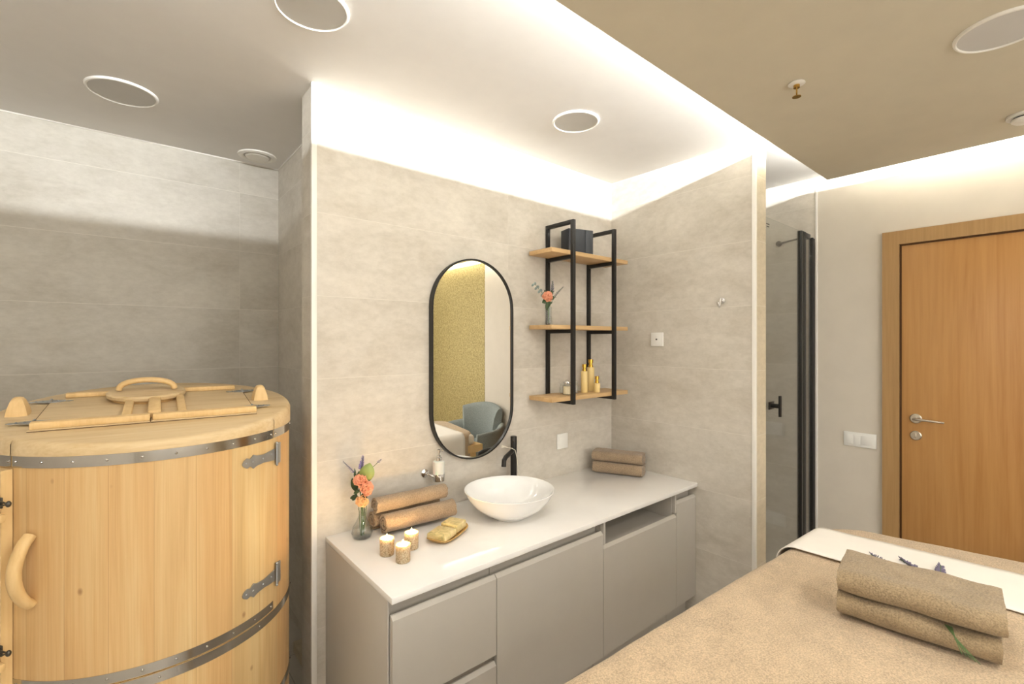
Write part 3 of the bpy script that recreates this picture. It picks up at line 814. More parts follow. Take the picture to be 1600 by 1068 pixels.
# ------------------------------------------------------------------ switches and sockets
def plate(name, label, cat, loc, rz, w_, h_, kind):
    """plate lies in its local xz plane, front towards -y"""
    t = empty(name, loc, rz, label, cat)
    MB().box(-w_ / 2, w_ / 2, -.009, -.0005, -h_ / 2, h_ / 2, .002).build('plate', 'plastic', t)
    def ins(x0, x1, z0, z1, y=-.0115): MB().box(x0, x1, y, -.0092, z0, z1, .001).build('rocker', 'plastic', t)
    if kind == 'tv':
        ins(-w_ * .30, w_ * .30, -h_ * .30, h_ * .30)
        MB().lathe([(0, 0), (.005, 0), (.005, .003), (.003, .003), (0, .002)], 16, T(0, -.0117, 0) @ rotm('X', 90)).build('socket_pin', 'darkzinc', t)
    elif kind == 'single': ins(-w_ * .34, w_ * .34, -h_ * .34, h_ * .34)
    else:
        n = 3; iw = (w_ - .03) / n
        xs = [(-w_ / 2 + .012, -w_ / 2 + .012 + .036), (-w_ / 2 + .050, -w_ / 2 + .050 + .030), (.008, w_ / 2 - .014)]
        for a, b in xs: ins(a, b, -h_ * .32, h_ * .32)
    return t
plate('wall_socket', 'white square aerial socket on the right tiled wall', 'socket', (XR, 1.563, 1.511), rad(-90), .080, .080, 'tv')
plate('light_switch', 'white single switch plate on the tiled wall right of the tap', 'switch', (1.974, YB, .924), 0, .086, .086, 'single')
plate('light_switch', 'white triple switch plate on the painted wall beside the door frame', 'switch', (XE, .788, .930), rad(-90), .156, .082, 'triple')
plate('wall_socket', 'white double socket low beside the door, seen reflected in the shower glass', 'socket', (XE, .80, .345), rad(-90), .150, .082, 'triple')
# robe hook
t = empty('robe_hook', (XR, 1.176, 1.70), 0, 'small chrome robe hook on the right tiled wall', 'hook')
mb = MB().lathe([(0, .0005), (.015, .0005), (.015, .006), (.007, .009), (.007, .022), (0, .022)], 24, T(0, 0, .012) @ rotm('Y', -90)); mb.build('mount', 'chrome', t)
MB().tube([(-.016, 0, .024), (-.022, 0, .012), (-.028, 0, -.012), (-.038, 0, -.022), (-.050, 0, -.014), (-.054, 0, .002)], [.005, .0065, .006, .006, .0055, .005], 12).build('hook', 'chrome', t)

# ------------------------------------------------------------------ shower screen
GY = 1.030
t = empty('shower_screen', (2.57, GY, 0), 0, 'clear glass shower door with black profiles between tiled wall and door wall', 'shower door')
def sb(a): return (a[0] - 2.57, a[1] - 2.57, a[2] - GY, a[3] - GY, a[4], a[5])
MB().box(*sb((2.577, 3.075, GY - .003, GY + .003, .03, 2.150))).build('door_glass', 'glass', t, smooth=False)
MB().box(*sb((3.150, 3.262, GY - .003, GY + .003, .03, 2.135))).build('fixed_glass', 'glass', t, smooth=False)
MB().box(*sb((2.5635, 2.576, GY - .006, GY + .006, .02, 2.160), ), bev=.001).build('seal_profile', 'black', t)
mb = MB()
for a, b in ((3.076, 3.100), (3.108, 3.118), (3.126, 3.149)): mb.box(*sb((a, b, GY - .012, GY + .012, .02, 2.150)), bev=.001)
mb.box(*sb((3.099, 3.127, GY - .006, GY + .006, .02, 2.146)))
mb.build('hinge_profile', 'black', t)
mb = MB().box(*sb((3.263, 3.276, GY - .012, GY + .012, .02, 2.135)), bev=.001); mb.box(*sb((3.284, 3.296, GY - .012, GY + .012, .02, 2.130)), bev=.001); mb.box(*sb((3.275, 3.285, GY - .006, GY + .006, .02, 2.125)))
mb.build('wall_profile', 'black', t)
# brace bar with its clamps, from the glass back to the door wall
mb = MB().box(*sb((3.120, 3.215, GY - .014, GY + .012, 2.118, 2.146)), bev=.002)
mb.build('clamp', 'black', t)
mb = MB().tube([Vector((3.205, GY + .010, 2.132)) - Vector((2.57, GY, 0)), Vector((3.286, 1.215, 2.132)) - Vector((2.57, GY, 0))], .006, 12)
mb.lathe([(0, 0), (.017, 0), (.017, .012), (0, .012)], 24, T(3.297 - 2.57, 1.222 - GY, 2.132) @ rotm('Y', -90))
mb.build('brace_bar', 'darkzinc', t)
mb = MB().box(*sb((2.640, 2.690, GY - .010, GY - .0035, 1.10, 1.13)), bev=.001)
mb = MB().cyl(Vector((2.655 - 2.57, -.004, 1.16)), Vector((2.655 - 2.57, -.045, 1.16)), .012, 16)
mb.box(2.647 - 2.57, 2.663 - 2.57, -.056, -.044, 1.105, 1.215, bev=.002)
mb.box(2.625 - 2.57, 2.690 - 2.57, -.0085, -.0035, 1.14, 1.18, bev=.001)
mb.build('handle', 'black', t)
MB().box(2.600 - 2.57, 2.640 - 2.57, -.0036, -.0031, 2.112, 2.118).box(2.604 - 2.57, 2.636 - 2.57, -.0036, -.0031, 2.100, 2.105).build('maker_mark', 'darkzinc', t, smooth=False)
# shower tray behind the glass
o = struct('floor_shower_tray', MB().box(2.56, XE, 1.013, YB, 0, .02, .002), 'trim_white')

# ------------------------------------------------------------------ towels
def ribbon(path, th, x0, x1, nx=14, wob=.0015, seed=0, endw=.003):
    """thick ribbon following `path` (y,z) extruded along x"""
    mb = MB(); n = len(path); P = [Vector((0, y, z)) for y, z in path]
    L_, R_ = [], []
    for i in range(n):
        t_ = (P[min(i + 1, n - 1)] - P[max(i - 1, 0)]).normalized(); nr = Vector((0, -t_.z, t_.y))
        L_.append(P[i] + nr * th / 2); R_.append(P[i] - nr * th / 2)
    # rounded free ends
    t0 = (P[1] - P[0]).normalized() * th * .35; t1 = (P[-1] - P[-2]).normalized() * th * .35
    loop = L_ + [P[-1] + t1] + R_[::-1] + [P[0] - t0]
    rings = []
    for j in range(nx + 1):
        s = j / nx; ring = []
        inset = 0
        for k, p in enumerate(loop):
            x = x0 + (x1 - x0) * s
            q_ = Vector((x, p.y, p.z))
            nz = mnoise.noise_vector(Vector((x * 14 + seed, p.y * 22, p.z * 22)))
            q_ += Vector((0, nz.y, nz.z)) * wob
            if j in (0, nx): q_.x += endw * mnoise.noise(Vector((seed, p.y * 60, p.z * 60))) * 2
            ring.append(q_)
        rings.append(ring)
    mb.loft(rings, True, True)
    return mb
def spiral(R, th, turns, n=26, start=0):
    pts = []
    tot = int(n * turns)
    for i in range(tot + 1):
        a = 2 * PI * i / n
        r = R - th / 2 - (th * 1.10) * (i / n)
        if r < th * .35: break
        pts.append((r * math.cos(a + start), r * math.sin(a + start)))
    return pts
def towel_roll(loc, rz, L, R, label, seed, start=-2.2, group=None, turns=3.2, th=.0115, mat='terry'):
    t = ribbon(spiral(R, th, turns, 26, start), th * .72, 0, L, 16, .002, seed).build('rolled_towel', mat, None, angle=50)
    t.location = loc; t.rotation_euler = (0, 0, rz)
    return tag(t, label, 'towel', group)
rr = .041
zt0 = .727 + rr + .001
towel_roll((.812, 1.758, .727 + .046), rad(-3), .315, .045, 'rolled brown towel on the worktop, front one of the pyramid', 3, -1.2)
towel_roll((.800, 1.841, zt0), rad(-1), .305, rr, 'rolled brown towel on the worktop, rear one mostly hidden below the top roll', 8, -1.6)
towel_roll((.792, 1.796, .839), rad(-2.5), .318, .0385, 'rolled brown towel lying on top of the other two rolls', 12, -.4)

def fold_path(D, H, layers=2, inset=0.0):
    """cross-section (y,z) of a towel folded with the rounded fold towards -y; z from 0 to H"""
    th = H / (2 * layers)
    pts = []
    # outer wrap: back-bottom -> front -> back-top, then inwards in concentric U shape
    for k in range(layers):
        r = H / 2 - th / 2 - k * th * 1.0
        zc = H / 2; yb0 = D - .006 * k; yfr = r
        seg = []
        for i in range(9): seg.append((yb0 + (yfr + k * th * .9 + th * .5 - yb0) * i / 8, zc - r))
        for i in range(1, 12):
            a = -PI / 2 - PI * i / 12
            seg.append((yfr + k * th * .9 + th * .5 + r * math.cos(a) , zc + r * math.sin(a)))
        for i in range(9): seg.append((yfr + k * th * .9 + th * .5 + (yb0 - yfr - k * th * .9 - th * .5) * i / 8, zc + r))
        if k % 2: seg = seg[::-1]
        pts.append(seg)
    return pts, th
def folded_towel(name, loc, rz, L, D, H, label, seed, mat, layers=2, wob=.003, sag=0.0, group=None, endw=.004, tilt=0):
    segs, th = fold_path(D, H, layers)
    t = None
    mb = MB()
    for s_i, seg in enumerate(segs):
        r = ribbon(seg, th * .96, -L / 2, L / 2, 22, wob, seed + s_i * .0, endw)
        me = bpy.data.meshes.new('tmp'); r.bm.to_mesh(me); r.bm.free(); mb.bm.from_mesh(me); bpy.data.meshes.remove(me)
    for v in mb.bm.verts:
        s = v.co.x / (L / 2)
        v.co.z += mnoise.noise(Vector((v.co.x * 9 + seed, v.co.y * 7, 0))) * sag * (v.co.z / H)
        v.co.y += mnoise.noise(Vector((v.co.x * 6 + seed * 2, 3.1, v.co.z * 12))) * sag * 1.2
        # soften the ends
        if abs(s) > .93: v.co.z = H / 2 + (v.co.z - H / 2) * (1 - (abs(s) - .93) * 1.0)
    o = mb.build(name, mat, None, angle=50)
    o.location = loc; o.rotation_euler = (0, tilt, rz)
    return tag(o, label, 'towel', group)
# two small folded towels on the right end of the worktop
a_r = math.atan2(1.548 - 1.824, 2.264 - 2.136)
mid = Vector(((2.136 + 2.264) / 2, (1.548 + 1.824) / 2, 0))
folded_towel('folded_towel', (mid.x + .002, mid.y, .7275), a_r, .285, .118, .066, 'folded brown towel at the wall end of the worktop, lower of the two', 21, 'terry', 2, .0015, .003)
folded_towel('folded_towel', (mid.x + .006, mid.y + .004, .796), a_r, .290, .112, .056, 'folded brown towel at the wall end of the worktop, upper of the two', 27, 'terry', 2, .0015, .003)

# ------------------------------------------------------------------ candles
def candle(loc, label, rz=0, flame_e=2.4):
    t = empty('candle_cup', loc, rz, label, 'candle', 'lit candle cups')
    r = .0265
    MB().lathe([(0, 0), (r - .003, 0), (r - .001, .002), (r, .07), (r - .0022, .07), (r - .003, .006), (0, .005)], 40).build('cup', 'mottle', t)
    MB().lathe([(0, .0062), (r - .0045, .0062), (r - .0032, .059), (r * .5, .058), (0, .057)], 32).build('wax', 'candlewax', t)
    MB().cyl((0, 0, .0575), (.0005, 0, .064), .0008, 6).build('wick', 'black', t)
    MB().lathe([(0, .0625), (.0026, .066), (.0036, .0705), (.0026, .077), (.001, .084), (0, .088)], 16).build('flame', emit_flame, t)
    d_ = bpy.data.lights.new('candle_flame_light', 'POINT'); d_.energy = flame_e; d_.color = (1, .62, .25); d_.shadow_soft_size = .004
    lo_ = bpy.data.objects.new('candle_flame_light', d_); COL.objects.link(lo_); lo_.parent = t; lo_.location = (0, 0, .074)
    t.scale = (.98, .98, .87)
    return t
emit_flame = emit_mat('flame', (1.0, .72, .34), 30)
candle((.752, 1.598, .727), 'lit candle in a mottled bronze glass cup, leftmost of the three')
candle((.772, 1.513, .727), 'lit candle in a mottled bronze glass cup, front one of the three', .9)
candle((.845, 1.588, .727), 'lit candle in a mottled bronze glass cup, rear one nearest the soap dish', 2)

# ------------------------------------------------------------------ soap dish with bars
ang = math.atan2(.17, .11)
t = empty('soap_dish', (1.012, 1.598, .727), rad(27), 'small leaf-shaped wooden soap dish in front of the towel rolls', 'soap dish')
mb = MB(); rings = []
def leafoutline(s, z, n=40):
    pts = []
    for i in range(n):
        a = 2 * PI * i / n; c = math.cos(a); si = math.sin(a)
        x = .104 * abs(c) ** .62 * (1 if c > 0 else -1); y = .056 * abs(si) ** .6 * (1 if si > 0 else -1)
        pts.append((x * s, y * s, z + (.006 * abs(c) ** 6 if z > .004 else 0)))
    return pts
mb.loft([leafoutline(.62, 0), leafoutline(.82, .004), leafoutline(1.0, .015), leafoutline(.97, .017), leafoutline(.78, .009), leafoutline(.5, .008)], True, True)
mb.build('dish', 'soapwood', t)
def soap(loc, rz, l, w_, h_, label, seed):
    mb = MB().box(-l / 2, l / 2, -w_ / 2, w_ / 2, 0, h_, .006, 3)
    for v in mb.bm.verts: v.co += Vector(mnoise.noise_vector(v.co * 60 + Vector((seed, 0, 0)))) * .0015
    o = mb.build('soap_bar', 'soap', None); o.location = loc; o.rotation_euler = (0, 0, rz); return tag(o, label, 'soap')
soap((.970, 1.577, .738), rad(27), .088, .084, .026, 'marbled yellow soap bar at the candle end of the wooden dish', 1)
soap((1.051, 1.618, .738), rad(27), .074, .078, .032, 'peach-beige soap bar at the basin end of the wooden dish', 5)

# ================================================================== steam barrel
BD = 2.0; BB = rad(3.25)
bar = empty('steam_barrel', (BD * math.sin(BB), BD * math.cos(BB), 0), -BB, 'large round pine steam barrel with steel hoops standing in the tiled alcove', 'barrel')
R0, TW = .398, .030
ZD = .604                # bottom of the barrel door
AD = 49.5                # half-angle of the door
def lidz(x, y): return 1.281 + .119 * y
def arc(R, a0, a1, n): return [(R * math.sin(rad(a0 + (a1 - a0) * i / n)), -R * math.cos(rad(a0 + (a1 - a0) * i / n))) for i in range(n + 1)]
def shell(mb, a0, a1, z0, z1, R=R0, th=TW, n=40):
    mb.prism(arc(R, a0, a1, n) + arc(R - th, a0, a1, n)[::-1], z0, z1)
    return mb
mb = MB(); 
prof = [(R0 - TW, .03), (R0, .03), (R0, ZD - .003), (R0 - TW, ZD - .003)]
mb.lathe(prof + [prof[0]], 96)
shell(mb, AD + .25, 360 - AD - .25, ZD - .003, 1.205, n=90)
mb.lathe([(0, .03), (R0 - TW, .03), (R0 - TW, .06), (0, .06)], 64)
mb.build('staves', 'staves', bar)
for x, y in ((-.2, -.2), (.2, -.2), (-.2, .2), (.2, .2)): MB().box(x - .03, x + .03, y - .03, y + .03, 0, .031, .003).build('foot', 'pine_v', bar)
# hoops on the body
def hoop(parent, a0, a1, z0, z1, full=False, R=R0, zf=None):
    mb = MB()
    if full: mb.lathe([(R + .0003, z0), (R + .0018, z0), (R + .0018, z1), (R + .0003, z1), (R + .0003, z0)], 128)
    else: mb.prism(arc(R + .0018, a0, a1, 60) + arc(R + .0003, a0, a1, 60)[::-1], z0, z1)
    n = 9
    A0, A1 = (0, 360) if full else (a0 + 1.5, a1 - 1.5)
    for i in range(n + (0 if full else 1)):
        a = A0 + (A1 - A0) * i / n; a_ = rad(a); c = Vector((math.sin(a_), -math.cos(a_), 0))
        mb.ell(c * (R + .002) + Vector((0, 0, (z0 + z1) / 2)), .0035, .0035, .0035, seg=8)
    return tag(mb.build('hoop', 'steel', parent), 'polished steel hoop')
hoop(bar, 0, 0, .573, .600, True)
hoop(bar, 0, 0, .290, .317, True)
hoop(bar, AD + .6, 360 - AD - .6, 1.176, 1.205)
# door with its own hoops, top board and hinges
dmb = MB(); shell(dmb, -AD, AD, ZD, 1.205, R0 + .001, TW, 60)
dd = dmb.build('door', 'staves', bar)
hoop(dd, -AD + .3, AD - .3, .6065, .633, R=R0 + .001)
hoop(dd, -AD + .3, AD - .3, 1.176, 1.205, R=R0 + .001)
def rim_slab(mb, poly, rimflags=None, lift=0.0, bev=.016):
    """slanted board: bottom flat at 1.2055, top on the lid plane with the outer rim rounded"""
    n = len(poly)
    def inset(k):
        out = []
        for (x, y), rf in zip(poly, rimflags):
            if rf: L = math.hypot(x, y); out.append((x * (1 - k / L), y * (1 - k / L)))
            else: out.append((x, y))
        return out
    rings = []
    rings.append([(x, y, 1.2055) for x, y in poly])
    for k, dz in ((0, -bev), (.25 * bev, -.45 * bev), (.55 * bev, -.15 * bev), (bev, 0)):
        rings.append([(x, y, lidz(x0, y0) + (dz if rf else 0) + lift) for (x, y), (x0, y0), rf in zip(inset(k), poly, rimflags)])
    mb.loft(rings, True, True)
RL = R0 + .004
YC = -.2175
pa = arc(RL, -AD, AD, 48)
poly = [(-.3115, YC)] + pa + [(.3115, YC)]
mb = MB(); rim_slab(mb, poly, [False] + [True] * len(pa) + [False])
mb.build('top_board', 'pine', dd)
pa = arc(RL, AD + .4, 360 - AD - .4, 110)
poly = [(-.314, YC + .0015)] + [(.314, YC + .0015)] + pa
mb = MB(); rim_slab(mb, poly, [False, False] + [True] * len(pa))
mb.build('lid', 'pine', bar)
# door strap hinges
def strap_hinge(parent, a_pin, z, Rr):
    mb = MB(); Rr += .0022
    outline = [(0, .013), (.03, .011), (.055, .009), (.085, .011), (.098, .015), (.110, .008), (.122, .011), (.134, .006), (.138, 0), (.134, -.006), (.122, -.011), (.110, -.008), (.098, -.015), (.085, -.011), (.055, -.009), (.03, -.011), (0, -.013)]
    def wrap(s, zz, rr_): a_ = rad(a_pin) - s / Rr; return (rr_ * math.sin(a_), -rr_ * math.cos(a_), zz)
    lo_ = [mb.bm.verts.new(wrap(s, z + 1.45 * q_, Rr)) for s, q_ in outline]; hi_ = [mb.bm.verts.new(wrap(s, z + 1.45 * q_, Rr + .0025)) for s, q_ in outline]
    n = len(outline)
    for i in range(n): mb.bm.faces.new((lo_[i], lo_[(i + 1) % n], hi_[(i + 1) % n], hi_[i]))
    h = n // 2
    for i in range(h):
        for R_, V in ((0, lo_), (1, hi_)):
            f = (V[i], V[i + 1], V[n - 2 - i], V[n - 1 - i]) if i < h - 0 and n - 2 - i > i + 1 else (V[i], V[i + 1], V[n - 1 - i])
            try: mb.bm.faces.new(f)
            except ValueError: pass
    for s in (.02, .06, .1, .125): mb.ell(Vector(wrap(s, z + (.004 if s < .05 else 0), Rr + .003)), .003, .003, .003, seg=8)
    o1_ = mb.build('strap_hinge', 'zinc', parent)
    a_ = rad(a_pin + 1.2); c = Vector((math.sin(a_), -math.cos(a_), 0))
    mb = MB(); mb.cyl(c * (Rr + .005) + Vector((0, 0, z - .032)), c * (Rr + .005) + Vector((0, 0, z + .032)), .0048, 12)
    mb.ell(c * (Rr + .005) + Vector((0, 0, z + .036)), .005, .005, .005); mb.ell(c * (Rr + .005) + Vector((0, 0, z - .036)), .005, .005, .005)
    mb.prism(arc(Rr + .0035, a_pin + 1.5, a_pin + 5.2, 4) + arc(Rr, a_pin + 1.5, a_pin + 5.2, 4)[::-1], z - .034, z + .034)
    mb.build('hinge_plate', 'zinc', parent)
for z in (1.121, .716): strap_hinge(dd, AD + .5, z, R0 + .001)
# arched wooden door handle
a_ = rad(-41); c = Vector((math.sin(a_), -math.cos(a_), 0)); tg = Vector((math.cos(a_), math.sin(a_), 0))
pts = []
for i in range(15):
    s = i / 14; zz = 1.005 - .175 * s; out = .004 + .038 * math.sin(PI * s) ** .7
    pts.append(c * (R0 + out) + Vector((0, 0, zz)))
MB().tube(pts, [.0155 + .001 * math.sin(PI * i / 14) for i in range(15)], 14, .8).build('door_handle', 'pine_v', dd)
# latch batten left of the door with two toggle latches
a0, a1 = -56.0, -49.0
mb = MB(); mb.prism(arc(R0 + .026, a0, a1, 6) + arc(R0 + .003, a0, a1, 6)[::-1], .05, 1.172)
mb.build('latch_batten', 'pine_v', bar)
for z in (1.094, .722):
    mb = MB(); am = rad(-50.6); c = Vector((math.sin(am), -math.cos(am), 0)); m_ = Matrix.Translation(c * (R0 + .0265) + Vector((0, 0, z))) @ Matrix.Rotation(am, 4, 'Z')
    mb.box(-.028, .022, -.005, -.0005, -.014, .014, .002, mat=m_)
    mb.tube([m_ @ Vector((-.02, -.009, -.006)), m_ @ Vector((.03, -.012, -.004)), m_ @ Vector((.045, -.004, 0)), m_ @ Vector((.03, -.010, .006)), m_ @ Vector((-.02, -.009, .007))], .003, 8)
    mb.cyl(m_ @ Vector((-.01, -.012, -.016)), m_ @ Vector((-.01, -.012, .016)), .004, 10)
    mb.ell(m_ @ Vector((.046, -.004, 0)), .006, .006, .008)
    tag(mb.build('toggle_latch', 'darkzinc', bar), 'dark metal toggle latch')
    mb = MB(); mb.box(-.02, .034, -.018, -.001, -.047, -.026, .004, mat=m_); mb.build('latch_block', 'pine_v', bar)
# lid leaves, strips, battens, neck cover
def on_lid(x, y, dz=0): return Vector((x, y, lidz(x, y) + dz))
tl = math.atan(.119)
def lid_box(name, x0, x1, y0, y1, h, parent, mat='pine', bev=.004, base=.0005, rz=0):
    cx, cy_ = (x0 + x1) / 2, (y0 + y1) / 2
    m_ = Matrix.Translation(on_lid(cx, cy_, base)) @ Matrix.Rotation(tl, 4, 'X') @ Matrix.Rotation(rz, 4, 'Z')
    return MB().box(-(x1 - x0) / 2, (x1 - x0) / 2, -(y1 - y0) / 2, (y1 - y0) / 2, 0, h, bev, 2, m_).build(name, mat, parent)
XC = -.022
for sg, lab in ((-1, 'left'), (1, 'right')):
    xa, xb = (-.285, XC - .001) if sg < 0 else (XC + .001, .262)
    lf = lid_box('lid_leaf', xa, xb, YC + .003, .205, .0045, bar, bev=.001)
    lid_box('front_strip', xa + .004, xb, YC + .004, YC + .030, .019, lf, 'pine_v', .003, .0052)
    lid_box('back_strip', xa + .03, xb - (.11 if sg < 0 else .0) + (0 if sg < 0 else -.03), .178, .202, .015, lf, 'pine_v', .003, .0052) if sg < 0 else lid_box('back_strip', xa + .095, xb - .02, .178, .202, .015, lf, 'pine_v', .003, .0052)
    bx0 = -.092 if sg < 0 else .046
    lid_box('batten', bx0, bx0 + .024, YC + .034, .06, .017, lf, 'pine_v', .005, .0052)
    if sg > 0: lid_box('cover_batten', XC - .008, XC + .026, YC + .034, .055, .024, lf, 'pine_v', .006, .0052)
    # hinges at the outer ends
    hx = xa if sg < 0 else xb
    gx = xa - .0035 if sg < 0 else xb + .0005
    lid_box('hinge_gap', gx, gx + .003, -.15, .15, .0012, bar, 'gapdark', 0, .0002)
    lid_box('leaf_gap', min(xa, xb), max(xa, xb), YC + .0005, YC + .0028, .0012, bar, 'gapdark', 0, .0002)
    for yy in (-.130, .135):
        mb = MB()
        m_ = Matrix.Translation(on_lid(hx, yy, .0052)) @ Matrix.Rotation(tl, 4, 'X')
        pts2 = [(-.055, 0), (-.046, .008), (-.036, .005), (-.026, .012), (-.008, .017), (.008, .017), (.026, .012), (.036, .005), (.046, .008), (.055, 0), (.046, -.008), (.036, -.005), (.026, -.012), (.008, -.017), (-.008, -.017), (-.026, -.012), (-.036, -.005), (-.046, -.008)]
        mb.prism(pts2, 0, .002, m_)
        mb.cyl(m_ @ Vector((0, -.019, .003)), m_ @ Vector((0, .019, .003)), .0036, 10)
        for s in (-.034, -.018, .018, .034): mb.ell(m_ @ Vector((s, 0, .003)), .0028, .0028, .0022, seg=8)
        mb.build('lid_hinge', 'zinc', bar)
# hinge gaps read as thin dark joints
# wedge shaped stops
for sx_, xx in ((-1, -.338), (1, .305)):
    m_ = Matrix.Translation(on_lid(xx, .010, -.001)) @ Matrix.Rotation(tl, 4, 'X')
    mb = MB()
    rings = []
    for s, zz in ((1, 0), (.86, .02), (.6, .042), (.42, .050), (.2, .053)):
        rings.append([(x * .024 * s, y * (.030 * s + .0), zz) for x, y in ((-1, -1), (0, -1.15), (1, -1), (1.1, 0), (1, 1), (0, 1.15), (-1, 1), (-1.1, 0))])
    mb.loft(rings, True, True, mat=m_)
    mb.build('lid_stop', 'pine_v', bar, angle=50)
# neck cover with arched handle
nc = MB().lathe([(0, 0), (.108, 0), (.112, .004), (.112, .013), (.106, .018), (0, .018)], 64, Matrix.Translation(on_lid(-.035, .115, .0135)) @ Matrix.Rotation(tl, 4, 'X')).build('neck_cover', 'pine', bar)
m_ = Matrix.Translation(on_lid(-.035, .115, .0135 + .018)) @ Matrix.Rotation(tl, 4, 'X') @ Matrix.Rotation(rad(-4), 4, 'Z')
pts = [m_ @ Vector((-.078 * math.cos(PI * i / 16), 0, .004 + .034 * math.sin(PI * i / 16) ** .8)) for i in range(17)]
MB().tube(pts, [.0125] * 17, 14, .75).build('cover_handle', 'pine_v', nc)
# support ring under the cover
MB().lathe([(.06, 0), (.098, 0), (.098, .0132), (.06, .0132), (.06, 0)], 48, Matrix.Translation(on_lid(-.035, .115, 0.0)) @ Matrix.Rotation(tl, 4, 'X')).build('neck_ring', 'pine_v', bar)

# grey cable along the alcove side wall
pts = [Vector((.724, 2.44, .02)), Vector((.722, 2.40, .40)), Vector((.722, 2.35, .66)), Vector((.722, 2.25, .80)), Vector((.722, 2.12, .93)), Vector((.722, 2.07, 1.02))]
cb_ = MB().tube(pts, .0035, 8).build('wall_cable', 'greycord'); tag(cb_, 'thin grey cable running up the alcove side wall behind the barrel', 'cable')

# ================================================================== massage table
TX0, TX1, TY0, TY1, TZ = .36, 2.365, -.045, .706, .762
def warp(x, y):
    k = min(1, max(0, (x - 1.1) / 1.1)); k = k * k * (3 - 2 * k)
    return x - .18 * (y - .1) * k, y - .05 * (x - 1.3)
def warp_mesh(o, off=(0, 0)):
    for v in o.data.vertices:
        X, Y = warp(v.co.x + off[0], v.co.y + off[1]); v.co.x, v.co.y = X - off[0], Y - off[1]
t = empty('massage_table', ((TX0 + TX1) / 2, (TY0 + TY1) / 2, 0), 0, 'padded massage table under a beige blanket in the foreground', 'massage table')
cx, cy_ = (TX0 + TX1) / 2, (TY0 + TY1) / 2
hx, hy_ = (TX1 - TX0) / 2 - .022, (TY1 - TY0) / 2 - .022
MB().box(-hx, hx, -hy_, hy_, .66, TZ - .020, .03, 4).build('cushion', 'cushion', t); warp_mesh(t.children[0], ((TX0 + TX1) / 2, (TY0 + TY1) / 2))
MB().box(-hx + .04, hx - .04, -hy_ + .04, hy_ - .04, .60, .659).build('frame', 'pine_v', t)
for sx_ in (-1, 1):
    for sy_ in (-1, 1):
        MB().box(sx_ * (hx - .12) - .03, sx_ * (hx - .12) + .03, sy_ * (hy_ - .09) - .03, sy_ * (hy_ - .09) + .03, 0, .599, .004).build('leg', 'pine_v', t)
def rrect(x0, x1, y0, y1, r, n=10, ns=40):
    pts = []
    def seg(a, b, k): 
        for i in range(k): pts.append((a[0] + (b[0] - a[0]) * i / k, a[1] + (b[1] - a[1]) * i / k))
    def cor(cx_, cy2, a0_):
        for i in range(n): a = a0_ + PI / 2 * i / n; pts.append((cx_ + r * math.cos(a), cy2 + r * math.sin(a)))
    seg((x0 + r, y0), (x1 - r, y0), ns); cor(x1 - r, y0 + r, -PI / 2)
    seg((x1, y0 + r), (x1, y1 - r), ns // 2); cor(x1 - r, y1 - r, 0)
    seg((x1 - r, y1), (x0 + r, y1), ns); cor(x0 + r, y1 - r, PI / 2)
    seg((x0, y1 - r), (x0, y0 + r), ns // 2); cor(x0 + r, y0 + r, PI)
    return pts
def blanket_z(x, y):
    z = TZ
    z += .004 * mnoise.noise(Vector((x * 3, y * 3, 0)))
    z += .0016 * mnoise.noise(Vector((x * 14, y * 14, 4)))
    # shallow dip and rumple beside the towels
    z -= .009 * math.exp(-(((x - 1.60) / .12) ** 2 + ((y - .470) / .035) ** 2))
    z += .006 * math.exp(-(((x - 1.52) / .10) ** 2 + ((y - .540) / .03) ** 2))
    # rounding off towards the edges
    for d_ in (x - TX0, TX1 - x, y - TY0, TY1 - y):
        if d_ < .05: z -= .05 - math.sqrt(max(0, .05 ** 2 - (.05 - max(d_, 0)) ** 2)) if d_ < .05 else 0
    return z
mb = MB(); rings = []
rads = [(.34, None), (.30, None), (.24, None), (.18, None), (.13, None), (.09, None), (.06, None), (.045, None), (.03, None), (.018, None), (.009, None), (.003, None)]
for ins, _ in rads:
    pts = rrect(TX0 + ins, TX1 - ins, TY0 + ins, TY1 - ins, max(.012, .17 - ins * .8))
    rr_ = []
    for x, y in pts:
        z = TZ + .004 * mnoise.noise(Vector((x * 3, y * 3, 0))) + .0016 * mnoise.noise(Vector((x * 14, y * 14, 4)))
        z -= .016 * math.exp(-(((x - 1.60) / .10) ** 2 + ((y - .455) / .04) ** 2))
        z += .010 * math.exp(-(((x - 1.54) / .12) ** 2 + ((y - .525 - .3 * (x - 1.54)) / .028) ** 2))
        if ins < .05: z -= .05 - math.sqrt(max(0, .05 ** 2 - (.05 - ins) ** 2))
        rr_.append((x, y, z))
    rings.append(rr_)
edge = rrect(TX0, TX1, TY0, TY1, .17)
for k, zz in enumerate((.70, .62, .52, .42, .34)):
    rr_ = []
    for i, (x, y) in enumerate(edge):
        dx, dy = x - cx, y - cy_; L = math.hypot(dx, dy)
        w_ = (.012 * mnoise.noise(Vector((x * 5, y * 5, 9))) + .008 * math.sin(i * .9)) * (k / 4)
        rr_.append((x + dx / L * (w_ + .004 * k / 4), y + dy / L * (w_ + .004 * k / 4), zz))
    rings.append(rr_)
